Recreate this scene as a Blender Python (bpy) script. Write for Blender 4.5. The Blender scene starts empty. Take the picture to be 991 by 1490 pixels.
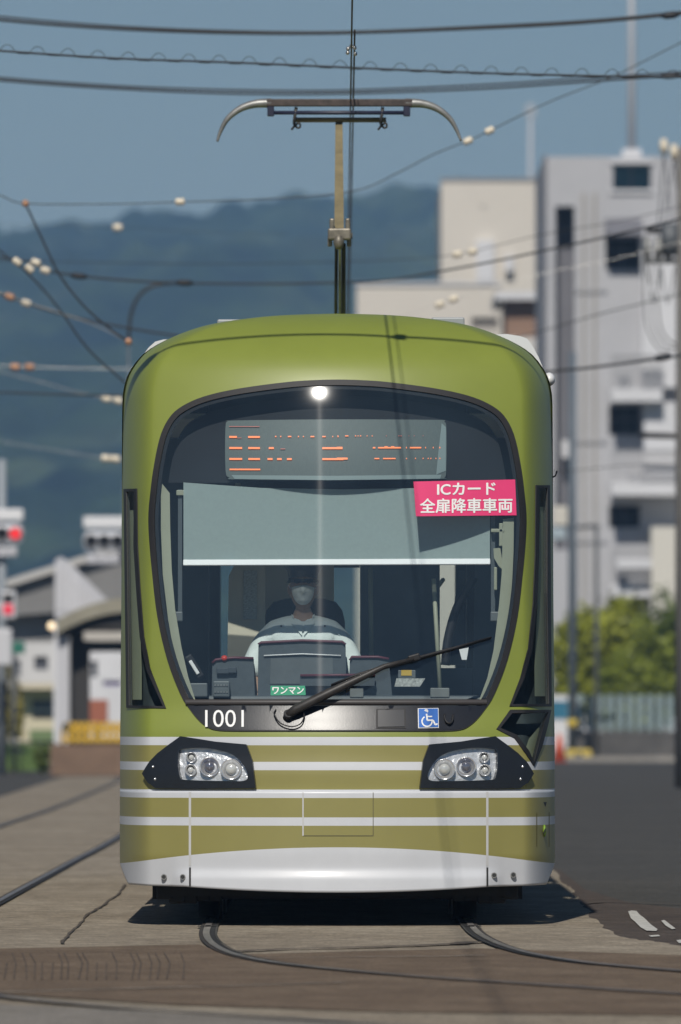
import bpy, bmesh, math, random
from mathutils import Vector, Matrix, noise
from mathutils.geometry import delaunay_2d_cdt
R = math.radians
SC = bpy.context.scene
COL = SC.collection

# ---------------------------------------------------------------- camera, sky, sun, exposure
F, D0, HZ, CX, CH = 15500.0, 60.0, 1042.0, 495.5, 1.18     # focal length in photo pixels, metres to the tram, horizon row, centre column, lens height
cd = bpy.data.cameras.new('camera'); cam = bpy.data.objects.new('camera', cd); COL.objects.link(cam)
cam.location = (0, -D0, CH); cam.rotation_euler = (R(90), 0, 0)
cd.sensor_fit = 'VERTICAL'; cd.sensor_height = 36; cd.sensor_width = 24
cd.lens = 36 * F / 1490; cd.shift_y = (HZ - 745) / 1490
cd.clip_start = 0.5; cd.clip_end = 20000
cd.dof.use_dof = True; cd.dof.focus_distance = 60.35; cd.dof.aperture_fstop = 5.2
SC.camera = cam

SUN_EL, SUN_AZ = R(45), R(6.3)                                # sun behind the camera, a little to its left
sv = Vector((-math.sin(SUN_AZ) * math.cos(SUN_EL), -math.cos(SUN_AZ) * math.cos(SUN_EL), math.sin(SUN_EL)))
w = bpy.data.worlds.new('World'); SC.world = w; w.use_nodes = True
nt = w.node_tree; bg = nt.nodes['Background']
sky = nt.nodes.new('ShaderNodeTexSky'); sky.sky_type = 'NISHITA'; sky.sun_disc = False
sky.sun_elevation = SUN_EL; sky.sun_rotation = R(186)
sky.air_density = 1.0; sky.dust_density = 0.0; sky.ozone_density = 4.0
nt.links.new(sky.outputs[0], bg.inputs[0]); bg.inputs[1].default_value = 0.05
ld = bpy.data.lights.new('sun', 'SUN'); ld.energy = 4.75; ld.angle = R(0.53); ld.color = (1.0, 0.95, 0.87)
sun = bpy.data.objects.new('sun', ld); COL.objects.link(sun); sun.location = (-20, -60, 60)
sun.rotation_euler = sv.to_track_quat('Z', 'Y').to_euler()
vs = SC.view_settings; vs.view_transform = 'Standard'; vs.look = 'None'; vs.gamma = 1; vs.use_curve_mapping = False
vs.exposure = -0.35
SC.cycles.max_bounces = 10; SC.cycles.transparent_max_bounces = 16; SC.cycles.volume_bounces = 1
SC.cycles.use_denoising = True
SC.cycles.caustics_reflective = False; SC.cycles.caustics_refractive = False

HAZE = True
random.seed(7)

# ---------------------------------------------------------------- helpers
def at(px, py, d):                                          # a point of the place from bearing and distance
    return Vector(((px - CX) * d / F, d - D0, CH + (HZ - py) * d / F))
def gd(py): return F * CH / (py - HZ)                       # distance to the ground seen at a row
def gp(px, py, z=0.0):
    d = F * (CH - z) / (py - HZ); return Vector(((px - CX) * d / F, d - D0, z))

def lin(c):
    return tuple(((v / 255) / 12.92 if v / 255 <= .04045 else ((v / 255 + .055) / 1.055) ** 2.4) for v in c)

def mat(name, col, rough=.6, metal=0, noise_s=0, noise_a=.15, coat=0, bump=0, bump_s=None, emit=None, emit_s=0, spec=.5, stretch=(1, 1, 1), coat_rough=.06):
    m = bpy.data.materials.new(name); m.use_nodes = True
    n = m.node_tree; b = n.nodes['Principled BSDF']
    b.inputs['Base Color'].default_value = (*col, 1); b.inputs['Roughness'].default_value = rough
    b.inputs['Metallic'].default_value = metal; b.inputs['Coat Weight'].default_value = coat
    b.inputs['Coat Roughness'].default_value = coat_rough; b.inputs['Specular IOR Level'].default_value = spec
    if emit: b.inputs['Emission Color'].default_value = (*emit, 1); b.inputs['Emission Strength'].default_value = emit_s
    if noise_s or bump:
        tc = n.nodes.new('ShaderNodeTexCoord'); mp = n.nodes.new('ShaderNodeMapping')
        mp.inputs['Scale'].default_value = stretch
        n.links.new(tc.outputs['Object'], mp.inputs[0])
    if noise_s:
        nz = n.nodes.new('ShaderNodeTexNoise'); nz.inputs['Scale'].default_value = noise_s
        nz.inputs['Detail'].default_value = 8; nz.inputs['Roughness'].default_value = .62
        n.links.new(mp.outputs[0], nz.inputs['Vector'])
        mr = n.nodes.new('ShaderNodeMapRange'); mr.inputs[1].default_value = .3; mr.inputs[2].default_value = .7
        mr.inputs[3].default_value = 1 - noise_a; mr.inputs[4].default_value = 1 + noise_a
        n.links.new(nz.outputs[0], mr.inputs[0])
        mx = n.nodes.new('ShaderNodeVectorMath'); mx.operation = 'SCALE'; mx.inputs[0].default_value = col
        n.links.new(mr.outputs[0], mx.inputs['Scale']); n.links.new(mx.outputs[0], b.inputs['Base Color'])
    if bump:
        bz = n.nodes.new('ShaderNodeTexNoise'); bz.inputs['Scale'].default_value = bump_s or noise_s
        bz.inputs['Detail'].default_value = 6; n.links.new(mp.outputs[0], bz.inputs['Vector'])
        bp = n.nodes.new('ShaderNodeBump'); bp.inputs['Strength'].default_value = bump; bp.inputs['Distance'].default_value = .02
        n.links.new(bz.outputs[0], bp.inputs['Height']); n.links.new(bp.outputs[0], b.inputs['Normal'])
    return m

def glass(name, tint, ior=1.5, rough=.02, extra=0.0, dust_veil=0.0, edge=1.0):
    m = bpy.data.materials.new(name); m.use_nodes = True; n = m.node_tree
    for x in list(n.nodes): n.nodes.remove(x)
    o = n.nodes.new('ShaderNodeOutputMaterial'); t = n.nodes.new('ShaderNodeBsdfTransparent'); t.inputs[0].default_value = (*tint, 1)
    g = n.nodes.new('ShaderNodeBsdfGlossy'); g.inputs['Roughness'].default_value = rough
    lw = n.nodes.new('ShaderNodeLayerWeight'); lw.inputs[0].default_value = .5; pw = n.nodes.new('ShaderNodeMath'); pw.operation = 'POWER'; pw.inputs[1].default_value = 5
    n.links.new(lw.outputs['Facing'], pw.inputs[0]); f0 = ((ior - 1) / (ior + 1)) ** 2; f = n.nodes.new('ShaderNodeMath'); f.operation = 'MULTIPLY_ADD'; f.inputs[1].default_value = (1 - f0) * edge; f.inputs[2].default_value = f0; n.links.new(pw.outputs[0], f.inputs[0])
    a = n.nodes.new('ShaderNodeMath'); a.inputs[1].default_value = extra; n.links.new(f.outputs[0], a.inputs[0])
    mx = n.nodes.new('ShaderNodeMixShader'); n.links.new(a.outputs[0], mx.inputs[0])
    n.links.new(t.outputs[0], mx.inputs[1]); n.links.new(g.outputs[0], mx.inputs[2])
    if dust_veil:                                                 # dusty film whose blue tint paints in the skylight veiling the glass
        df = n.nodes.new('ShaderNodeBsdfDiffuse'); df.inputs[0].default_value = (.38, .6, .78, 1); m2 = n.nodes.new('ShaderNodeMixShader')
        tc = n.nodes.new('ShaderNodeTexCoord'); nz = n.nodes.new('ShaderNodeTexNoise'); nz.inputs['Scale'].default_value = 2.5; nz.inputs['Detail'].default_value = 7; n.links.new(tc.outputs['Object'], nz.inputs['Vector'])
        mr = n.nodes.new('ShaderNodeMapRange'); mr.inputs[1].default_value = .3; mr.inputs[2].default_value = .7; mr.inputs[3].default_value = dust_veil * .7; mr.inputs[4].default_value = dust_veil * 1.3; n.links.new(nz.outputs[0], mr.inputs[0])
        n.links.new(mr.outputs[0], m2.inputs[0]); n.links.new(mx.outputs[0], m2.inputs[1]); n.links.new(df.outputs[0], m2.inputs[2]); 
        an = n.nodes.new('ShaderNodeBsdfGlossy'); an.inputs['Roughness'].default_value = .42; an.inputs['Anisotropy'].default_value = .96; an.inputs['Rotation'].default_value = SMEAR
        tg = n.nodes.new('ShaderNodeCombineXYZ'); tg.inputs[0].default_value = 1.0; n.links.new(tg.outputs[0], an.inputs['Tangent'])
        m3 = n.nodes.new('ShaderNodeMixShader'); m3.inputs[0].default_value = .003; n.links.new(m2.outputs[0], m3.inputs[1]); n.links.new(an.outputs[0], m3.inputs[2]); n.links.new(m3.outputs[0], o.inputs[0])
    else: n.links.new(mx.outputs[0], o.inputs[0])
    return m

SMEAR = 0.0                                               # wiper smear runs up and down the glass
def tag(o, label=None, cat=None, group=None, kind=None):
    if label: o['label'] = label
    if cat: o['category'] = cat
    if group: o['group'] = group
    if kind: o['kind'] = kind
    return o
def thing(name, label, cat, loc=(0, 0, 0), group=None):
    o = bpy.data.objects.new(name, None); COL.objects.link(o); o.location = loc; o.empty_display_size = .2
    return tag(o, label, cat, group)

class MB:
    """collects shapes of ONE mesh object"""
    def __init__(s): s.bm = bmesh.new()
    def box(s, c, size, bevel=0, rot=None, seg=2):
        r = bmesh.ops.create_cube(s.bm, size=1)
        vs_ = r['verts']
        M = Matrix.Translation(Vector(c)) @ (rot.to_4x4() if rot else Matrix.Identity(4)) @ Matrix.Diagonal((*size, 1))
        bmesh.ops.transform(s.bm, matrix=M, verts=vs_)
        if bevel:
            es = list({e for v in vs_ for e in v.link_edges})
            bmesh.ops.bevel(s.bm, geom=es, offset=bevel, segments=seg, affect='EDGES', profile=.5)
        return s
    def bx(s, x0, x1, y0, y1, z0, z1, bevel=0):
        return s.box(((x0 + x1) / 2, (y0 + y1) / 2, (z0 + z1) / 2), (abs(x1 - x0), abs(y1 - y0), abs(z1 - z0)), bevel)
    def tube(s, pts, r, n=8, cap=True):
        pts = [Vector(p) for p in pts]
        rr = r if isinstance(r, (list, tuple)) else [r] * len(pts)
        rings = []
        up = Vector((0, 0, 1))
        for i, p in enumerate(pts):
            t = (pts[min(i + 1, len(pts) - 1)] - pts[max(i - 1, 0)]).normalized()
            a = t.cross(up)
            if a.length < 1e-3: a = t.cross(Vector((0, 1, 0)))
            a.normalize(); b = t.cross(a).normalized()
            rings.append([s.bm.verts.new(p + (a * math.cos(2 * math.pi * k / n) + b * math.sin(2 * math.pi * k / n)) * rr[i]) for k in range(n)])
        for q in range(len(rings) - 1):
            for k in range(n):
                f = s.bm.faces.new((rings[q][k], rings[q][(k + 1) % n], rings[q + 1][(k + 1) % n], rings[q + 1][k])); f.smooth = True
        if cap:
            s.bm.faces.new(rings[0]); s.bm.faces.new(rings[-1][::-1])
        return s
    def sphere(s, c, r, u=16, v=10, rot=None):
        r = r if isinstance(r, (tuple, list)) else (r, r, r)
        M = Matrix.Translation(Vector(c)) @ (rot.to_4x4() if rot else Matrix.Identity(4)) @ Matrix.Diagonal((*r, 1))
        q = bmesh.ops.create_uvsphere(s.bm, u_segments=u, v_segments=v, radius=1, matrix=M)
        for vv in q['verts']:
            for f in vv.link_faces: f.smooth = True
        return s
    def poly(s, pts):
        try: return s.bm.faces.new([s.bm.verts.new(Vector(p)) for p in pts])
        except ValueError: return None
    def prism(s, pts, ex):                                    # closed polygon pushed along a vector
        ex = Vector(ex); a = [s.bm.verts.new(Vector(p)) for p in pts]; b = [s.bm.verts.new(Vector(p) + ex) for p in pts]
        s.bm.faces.new(a); s.bm.faces.new(b[::-1])
        for i in range(len(a)):
            j = (i + 1) % len(a); s.bm.faces.new((a[j], a[i], b[i], b[j]))
        return s
    def ring(s, c, r0, r1, axis='Y', n=28, depth=.01):        # flat ring facing -Y
        c = Vector(c)
        def pt(r, k, y): return c + Vector((r * math.cos(2 * math.pi * k / n), y, r * math.sin(2 * math.pi * k / n)))
        o = [[s.bm.verts.new(pt(r, k, y)) for k in range(n)] for r, y in ((r0, 0), (r1, 0), (r1, depth), (r0, depth))]
        for q in range(4):
            for k in range(n):
                s.bm.faces.new((o[q][k], o[q][(k + 1) % n], o[(q + 1) % 4][(k + 1) % n], o[(q + 1) % 4][k]))
        return s
    def grid(s, P, smooth=True):                              # rows of points
        V = [[s.bm.verts.new(Vector(p)) for p in row] for row in P]
        for i in range(len(V) - 1):
            for j in range(len(V[0]) - 1):
                try:
                    f = s.bm.faces.new((V[i][j], V[i][j + 1], V[i + 1][j + 1], V[i + 1][j])); f.smooth = smooth
                except ValueError: pass
        return s
    def build(s, name, m, parent=None, merge=0, normals=True):
        if merge: bmesh.ops.remove_doubles(s.bm, verts=s.bm.verts, dist=merge)
        if normals: bmesh.ops.recalc_face_normals(s.bm, faces=s.bm.faces)
        me = bpy.data.meshes.new(name); s.bm.to_mesh(me); s.bm.free()
        for mm in (m if isinstance(m, (list, tuple)) else [m]): me.materials.append(mm)
        o = bpy.data.objects.new(name, me); COL.objects.link(o)
        if parent: o.parent = parent
        return o

def catmull(pts, n=8):
    P = [Vector(p) for p in pts]; P = [P[0] * 2 - P[1]] + P + [P[-1] * 2 - P[-2]]; out = []
    for i in range(1, len(P) - 2):
        for k in range(n):
            t = k / n; a, b, c, d = P[i - 1:i + 3]
            out.append(.5 * ((2 * b) + (c - a) * t + (2 * a - 5 * b + 4 * c - d) * t * t + (3 * b - a - 3 * c + d) * t ** 3))
    out.append(P[-2]); return out

class Curve1:                                                # smooth monotone-ish y(x)
    def __init__(s, pts):
        s.x = [p[0] for p in pts]; s.y = [p[1] for p in pts]; n = len(pts)
        d = [(s.y[i + 1] - s.y[i]) / (s.x[i + 1] - s.x[i]) for i in range(n - 1)]
        s.m = [d[0]] + [0 if d[i - 1] * d[i] <= 0 else 2 * d[i - 1] * d[i] / (d[i - 1] + d[i]) for i in range(1, n - 1)] + [d[-1]]
    def __call__(s, v):
        x = s.x
        if v <= x[0]: return s.y[0]
        if v >= x[-1]: return s.y[-1]
        lo, hi = 0, len(x) - 1
        while hi - lo > 1:
            mid = (lo + hi) // 2
            if x[mid] <= v: lo = mid
            else: hi = mid
        h = x[hi] - x[lo]; t = (v - x[lo]) / h
        return ((1 + 2 * t) * (1 - t) ** 2 * s.y[lo] + t * (1 - t) ** 2 * h * s.m[lo] + t * t * (3 - 2 * t) * s.y[hi] + t * t * (t - 1) * h * s.m[hi])

# ---------------------------------------------------------------- materials
def paint_lower(name):
    """tram paint: stripes by height on the body, green above"""
    m = bpy.data.materials.new(name); m.use_nodes = True; n = m.node_tree; b = n.nodes['Principled BSDF']
    b.inputs['Roughness'].default_value = .46; b.inputs['Specular IOR Level'].default_value = .5; b.inputs['Coat Weight'].default_value = .12; b.inputs['Coat Roughness'].default_value = .2
    tc = n.nodes.new('ShaderNodeTexCoord'); sp = n.nodes.new('ShaderNodeSeparateXYZ'); n.links.new(tc.outputs['Object'], sp.inputs[0])
    # lowest edge curves upward to the middle
    x2 = n.nodes.new('ShaderNodeMath'); x2.operation = 'MULTIPLY'; n.links.new(sp.outputs[0], x2.inputs[0]); n.links.new(sp.outputs[0], x2.inputs[1])
    edge = n.nodes.new('ShaderNodeMath'); edge.operation = 'MULTIPLY_ADD'; edge.inputs[1].default_value = -.066; edge.inputs[2].default_value = .441
    n.links.new(x2.outputs[0], edge.inputs[0])
    low = n.nodes.new('ShaderNodeMath'); low.operation = 'LESS_THAN'; n.links.new(sp.outputs[2], low.inputs[0]); n.links.new(edge.outputs[0], low.inputs[1])
    mr = n.nodes.new('ShaderNodeMapRange'); mr.inputs[1].default_value = 0; mr.inputs[2].default_value = 4; n.links.new(sp.outputs[2], mr.inputs[0])
    cr = n.nodes.new('ShaderNodeValToRGB'); cr.color_ramp.interpolation = 'CONSTANT'; el = cr.color_ramp.elements
    W, O, G = WHITE, OLIVE, GREEN
    def zz(py): return (CH + (HZ - py) / 258.0) / 4
    st = [(0, O), (zz(1203.5), W), (zz(1190), O), (zz(1165), W), (zz(1151), O), (zz(1123), W), (zz(1111), O), (zz(1085.5), W), (zz(1074), G)]
    el[0].position = 0; el[0].color = (*O, 1); el[1].position = st[1][0]; el[1].color = (*st[1][1], 1)
    for p, c in st[2:]:
        e = el.new(p); e.color = (*c, 1)
    n.links.new(mr.outputs[0], cr.inputs[0])
    mx = n.nodes.new('ShaderNodeMix'); mx.data_type = 'RGBA'; n.links.new(low.outputs[0], mx.inputs[0]); n.links.new(cr.outputs[0], mx.inputs[6]); mx.inputs[7].default_value = (*W, 1)
    nz = n.nodes.new('ShaderNodeTexNoise'); nz.inputs['Scale'].default_value = 3.0; nz.inputs['Detail'].default_value = 9; nz.inputs['Roughness'].default_value = .65; n.links.new(tc.outputs['Object'], nz.inputs['Vector'])
    m2 = n.nodes.new('ShaderNodeMapRange'); m2.inputs[1].default_value = .3; m2.inputs[2].default_value = .7; m2.inputs[3].default_value = .95; m2.inputs[4].default_value = 1.04; n.links.new(nz.outputs[0], m2.inputs[0])
    sc = n.nodes.new('ShaderNodeVectorMath'); sc.operation = 'SCALE'; n.links.new(mx.outputs[2], sc.inputs[0]); n.links.new(m2.outputs[0], sc.inputs['Scale']); n.links.new(sc.outputs[0], b.inputs['Base Color'])
    return m
GREEN = (.21, .25, .04); OLIVE = (.25, .228, .07); WHITE = (.56, .575, .605)
M_PAINT = paint_lower('tram_paint')
M_BLACKP = mat('black_panel', (.012, .014, .018), .3, noise_s=40, noise_a=.1)
M_LOWP = mat('lower_panel', (.012, .014, .02), .33, noise_s=40, noise_a=.1, bump=.03, bump_s=120)
M_RUB = mat('rubber', (.01, .0095, .011), .6, noise_s=12, noise_a=.2)
M_WHITE = mat('white_paint', (.75, .75, .76), .4, coat=.3, noise_s=3, noise_a=.05)
M_DARK = mat('dark_interior', (.05, .062, .075), .7, noise_s=6, noise_a=.3)
M_BULK = mat('bulkhead_blue', (.075, .1, .13), .6, noise_s=5, noise_a=.15)
M_DASH = mat('dash_plastic', (.075, .09, .1), .55, noise_s=20, noise_a=.12)
M_DASH2 = mat('dash_panel', (.12, .135, .14), .5, noise_s=15, noise_a=.1)
M_MAROON = mat('maroon_edge', (.12, .03, .045), .5)
M_CREAM = mat('cream_lining', (.33, .34, .25), .55, noise_s=5, noise_a=.06)
M_BEIGE = mat('beige_partition', (.72, .67, .55), .6, noise_s=5, noise_a=.08)
M_GLASS = glass('windscreen_glass', (.91, .96, .97), 1.9, .046, dust_veil=.024)
M_SGLASS = glass('side_glass', (.75, .8, .76), 1.25, .02, edge=.12)
M_BLIND = mat('blind_fabric', (.66, .79, .77), .8, noise_s=60, noise_a=.05)
_n = M_BLIND.node_tree; _t = _n.nodes.new('ShaderNodeBsdfTranslucent'); _t.inputs[0].default_value = (.5, .56, .58, 1); _m = _n.nodes.new('ShaderNodeMixShader'); _m.inputs[0].default_value = .35
_n.links.new(_n.nodes['Principled BSDF'].outputs[0], _m.inputs[1]); _n.links.new(_t.outputs[0], _m.inputs[2]); _x = _n.nodes.new('ShaderNodeBsdfTransparent'); _m2 = _n.nodes.new('ShaderNodeMixShader'); _m2.inputs[0].default_value = .42       # open weave
_n.links.new(_m.outputs[0], _m2.inputs[1]); _n.links.new(_x.outputs[0], _m2.inputs[2]); _n.links.new(_m2.outputs[0], _n.nodes['Material Output'].inputs[0])
M_BAR = mat('white_bar', (.9, .9, .9), .45)
M_STEEL = mat('steel', (.42, .41, .39), .35, .9, noise_s=9, noise_a=.25)
M_DSTEEL = mat('dark_steel', (.05, .047, .044), .5, .4, noise_s=14, noise_a=.3)
M_ALU = mat('weathered_aluminium', (.28, .28, .27), .45, .5, noise_s=18, noise_a=.25)
M_TAN = mat('olive_tan_paint', (.23, .19, .105), .55, noise_s=8, noise_a=.25)
M_CARBON = mat('worn_carbon', (.06, .045, .04), .6, noise_s=25, noise_a=.5)
M_BLUEBAR = mat('dark_blue_bar', (.02, .022, .05), .45, noise_s=8, noise_a=.2)
M_CHROME = mat('chrome', (.88, .88, .9), .16, .75)
M_REFL = mat('lamp_reflector', (.82, .83, .86), .28, .45, bump=.5, bump_s=30)
M_CLEAR = glass('clear_cover', (.96, .97, .97), 1.45, .02)
M_PINK = mat('pink_sign', lin((226, 62, 118)), .6, noise_s=4, noise_a=.05)
M_LET = mat('white_letters', (.85, .85, .84), .6)
M_BLUE = mat('blue_sign', lin((40, 105, 190)), .5)
M_GREENSIGN = mat('green_sign', lin((45, 150, 115)), .6)
M_LED = mat('led_orange', (.3, .08, .03), .5, emit=(1, .25, .08), emit_s=1.5)
M_LEDDIM = mat('led_dim', (.3, .1, .08), .5, emit=(.8, .2, .15), emit_s=.35)
M_SCREEN = mat('display_panel', (.1, .125, .12), .55, noise_s=90, noise_a=.12, stretch=(3, 1, .2))
M_SCREEN2 = mat('display_lip', (.22, .28, .28), .5)
M_WIRE = mat('cable_black', (.02, .022, .026), .6)
M_COPPER = mat('contact_copper', (.06, .05, .045), .5, .5)
M_PORC = mat('porcelain', (.74, .66, .52), .3, noise_s=10, noise_a=.2)
M_PORCB = mat('brown_porcelain', (.45, .24, .14), .35, noise_s=10, noise_a=.25)

# ---------------------------------------------------------------- the tram's front as one smooth surface  y = S(x, z)
TX = -0.018
SIL = [(2.89, 1.25), (3.03, 1.247), (3.12, 1.228), (3.18, 1.2), (3.265, 1.132), (3.327, 1.04), (3.388, .905), (3.436, .738), (3.47, .5), (3.487, .294), (3.5, 0.0)]
_d = catmull([(p[1], 0, p[0]) for p in SIL], 12)
_v = [2.89]; _z = [2.89]; _w = [1.25]
for i in range(1, len(_d)):
    _v.append(_v[-1] + (_d[i] - _d[i - 1]).length); _z.append(max(_z[-1] + 1e-5, _d[i].z)); _w.append(max(0.0, _d[i].x))
VMAX = _v[-1]
def _interp(xs, ys, q):
    if q <= xs[0]: return ys[0]
    if q >= xs[-1]: return ys[-1]
    lo, hi = 0, len(xs) - 1
    while hi - lo > 1:
        mid = (lo + hi) // 2
        if xs[mid] <= q: lo = mid
        else: hi = mid
    return ys[lo] + (ys[hi] - ys[lo]) * (q - xs[lo]) / (xs[hi] - xs[lo])
def zv(v): return v if v <= 2.89 else _interp(_v, _z, v)
def vz(z): return z if z <= 2.89 else _interp(_z, _v, z)
def wv(v): return 1.25 - .008 * max(0, min(1, (v - 1) / 1.9)) if v <= 2.89 else _interp(_v, _w, v) * (1.242 / 1.25)
Y0 = Curve1([(.1, .0), (.75, .045), (.85, .05), (.95, .068), (1.07, .085), (1.24, .15), (1.5, .2), (2.0, .285), (2.6, .395), (2.9, .487)] +
            [(vz(a), b) for a, b in ((3.02, .531), (3.12, .575), (3.2, .626), (3.3, .738), (3.388, .885), (3.436, 1.0), (3.47, 1.12), (3.487, 1.22), (3.5, 1.4))])
def SV(x, v):
    ww = max(wv(v), 1e-4); q = max(0, min(1, (abs(x) / ww - .84) / .16))
    return Y0(v) + x * x / 4.6 + .9 * (ww / 1.25) ** 2 * (1 - math.sqrt(max(0, 1 - q * q)))
def S(x, z): return SV(x, vz(z))
def nrm(x, z):
    e = .004; v = vz(z); ww = wv(v)
    xa, xb = max(-ww, x - e), min(ww, x + e)
    gx = (S(xb, z) - S(xa, z)) / (xb - xa); gz = (S(x, min(3.499, z + e)) - S(x, z - e)) / (min(3.499, z + e) - (z - e))
    return Vector((gx, -1, gz)).normalized()
def fx(px, py):                                              # a photo pixel on the tram's skin -> local x, z
    y = .3
    for _ in range(12):
        x = (px - CX) * (D0 + y) / F - TX; z = CH + (HZ - py) * (D0 + y) / F
        ww = wv(vz(z)) - .001; x = max(-ww, min(ww, x)); y = y * .3 + S(x, z) * .7
    return x, z
def sp(x, z, off=0):                                         # point on (or off) the skin
    return Vector((x, S(x, z), z)) + nrm(x, z) * off
def f3(px, py, off=0): return sp(*fx(px, py), off)
def tq(x, z):
    return math.asin(max(-1, min(1, x / wv(vz(z))))) * 2 / math.pi
def xt(t, v): return wv(v) * math.sin(t * math.pi / 2)

def densify(P, step, closed=True):
    out = []; n = len(P)
    for i in range(n if closed else n - 1):
        a, b = Vector(P[i]), Vector(P[(i + 1) % n]); k = max(1, int((b - a).length / step))
        for q in range(k): out.append(tuple(a + (b - a) * q / k))
    if not closed: out.append(tuple(P[-1]))
    return out
def smooth_px(P, n=5, closed=True):
    Q = [Vector((p[0], p[1], 0)) for p in P]
    if closed:
        m = len(Q); E = [Q[-2], Q[-1]] + Q + [Q[0], Q[1]]; c = catmull(E, n); return [(v.x, v.y) for v in c[2 * n:(m + 2) * n]]
    return [(v.x, v.y) for v in catmull(Q, n)]
def inside(p, poly):
    x, y = p; c = False; j = len(poly) - 1
    for i in range(len(poly)):
        xi, yi = poly[i]; xj, yj = poly[j]
        if (yi > y) != (yj > y) and x < (xj - xi) * (y - yi) / (yj - yi) + xi: c = not c
        j = i
    return c
def inset(P, d):
    n = len(P); A = sum(P[i][0] * P[(i + 1) % n][1] - P[(i + 1) % n][0] * P[i][1] for i in range(n)); sg = 1 if A > 0 else -1; out = []
    for i in range(n):
        a, b, c = Vector(P[i - 1]), Vector(P[i]), Vector(P[(i + 1) % n])
        t = ((b - a).normalized() + (c - b).normalized()); t = t.normalized() if t.length > 1e-6 else (c - b).normalized()
        out.append((b.x - t.y * d * sg, b.y + t.x * d * sg))
    return out

def surf_mesh(name, outer, holes, m, parent, off=0, rim=0, ts=.022, vs_=.035, pix=True, ydir=0):
    """a piece of the tram's skin: outline and holes given as pixels of the front view (or t,v when pix is False)"""
    def cv(P):
        out = []
        for p in (densify(P, 4) if pix else P):
            if pix:
                x, z = fx(*p); out.append((tq(x, z), vz(z)))
            else: out.append(p)
        return out
    loops = [cv(outer)] + [cv(h) for h in holes]
    xs = [p[0] for p in loops[0]]; ys = [p[1] for p in loops[0]]
    verts = []; edges = []
    for L in loops:
        b = len(verts); verts += [Vector(p) for p in L]; edges += [(b + i, b + (i + 1) % len(L)) for i in range(len(L))]
    nb = len(verts)
    bl = [Vector((p[0] / ts, p[1] / vs_)) for L in loops for p in L]
    cells = {}
    for q in bl: cells.setdefault((int(q.x // 1), int(q.y // 1)), []).append(q)
    i0, i1 = int(min(xs) / ts) - 1, int(max(xs) / ts) + 1; j0, j1 = int(min(ys) / vs_) - 1, int(max(ys) / vs_) + 1
    for i in range(i0, i1 + 1):
        for j in range(j0, j1 + 1):
            p = (i * ts, j * vs_)
            if not inside(p, loops[0]) or any(inside(p, h) for h in loops[1:]): continue
            near = False
            for a in (-1, 0, 1):
                for b in (-1, 0, 1):
                    for q in cells.get((i + a, j + b), ()):
                        if (q - Vector((i, j))).length < .5: near = True
            if not near: verts.append(Vector(p))
    V, E, FF, *_ = delaunay_2d_cdt(verts, edges, [], 0, 1e-6)
    bm = bmesh.new(); bv = []; nn = []
    for p in V:
        v = min(p.y, VMAX); z = zv(v); x = xt(max(-1, min(1, p.x)), v)
        n = nrm(x, z) if v < VMAX - .01 else Vector((0, 0, 1))
        bv.append(bm.verts.new(Vector((x, SV(x, v) + ydir, z)) + n * off)); nn.append(n)
    keep = []
    for f in FF:
        c = sum((Vector(V[i]) for i in f), Vector((0, 0))) / len(f)
        if inside(c, loops[0]) and not any(inside(c, h) for h in loops[1:]):
            ff = bm.faces.new([bv[i] for i in f]); ff.smooth = True; keep.append(ff)
    for f in keep:
        f.normal_update()
        if f.normal.y > 0 and f.normal.z < .9: f.normal_flip()
    bm.verts.index_update()
    nmap = [tuple(n) for n in nn]
    if rim:
        be = [e for e in bm.edges if len(e.link_faces) == 1]
        for e in be: e.smooth = False
        r = bmesh.ops.extrude_edge_only(bm, edges=be)
        for v in [g for g in r['geom'] if isinstance(g, bmesh.types.BMVert)]:
            z = min(max(v.co.z, .05), 3.49); ww = wv(vz(z)); n = nrm(max(-ww, min(ww, v.co.x)), z)
            v.co -= n * rim
        for f in [g for g in r['geom'] if isinstance(g, bmesh.types.BMFace)]: f.smooth = False
    lone = [v for v in bm.verts if not v.link_faces]; bmesh.ops.delete(bm, geom=lone, context='VERTS')
    me = bpy.data.meshes.new(name); bm.to_mesh(me); bm.free()
    if not rim:
        me.normals_split_custom_set_from_vertices([tuple(nrm(max(-wv(vz(v.co.z)), min(wv(vz(v.co.z)), v.co.x)), min(v.co.z, 3.49)) if v.co.z < 3.49 else Vector((0, -.3, 1)).normalized()) for v in me.vertices])
    me.materials.append(m)
    o = bpy.data.objects.new(name, me); COL.objects.link(o)
    if parent: o.parent = parent
    return o

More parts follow.
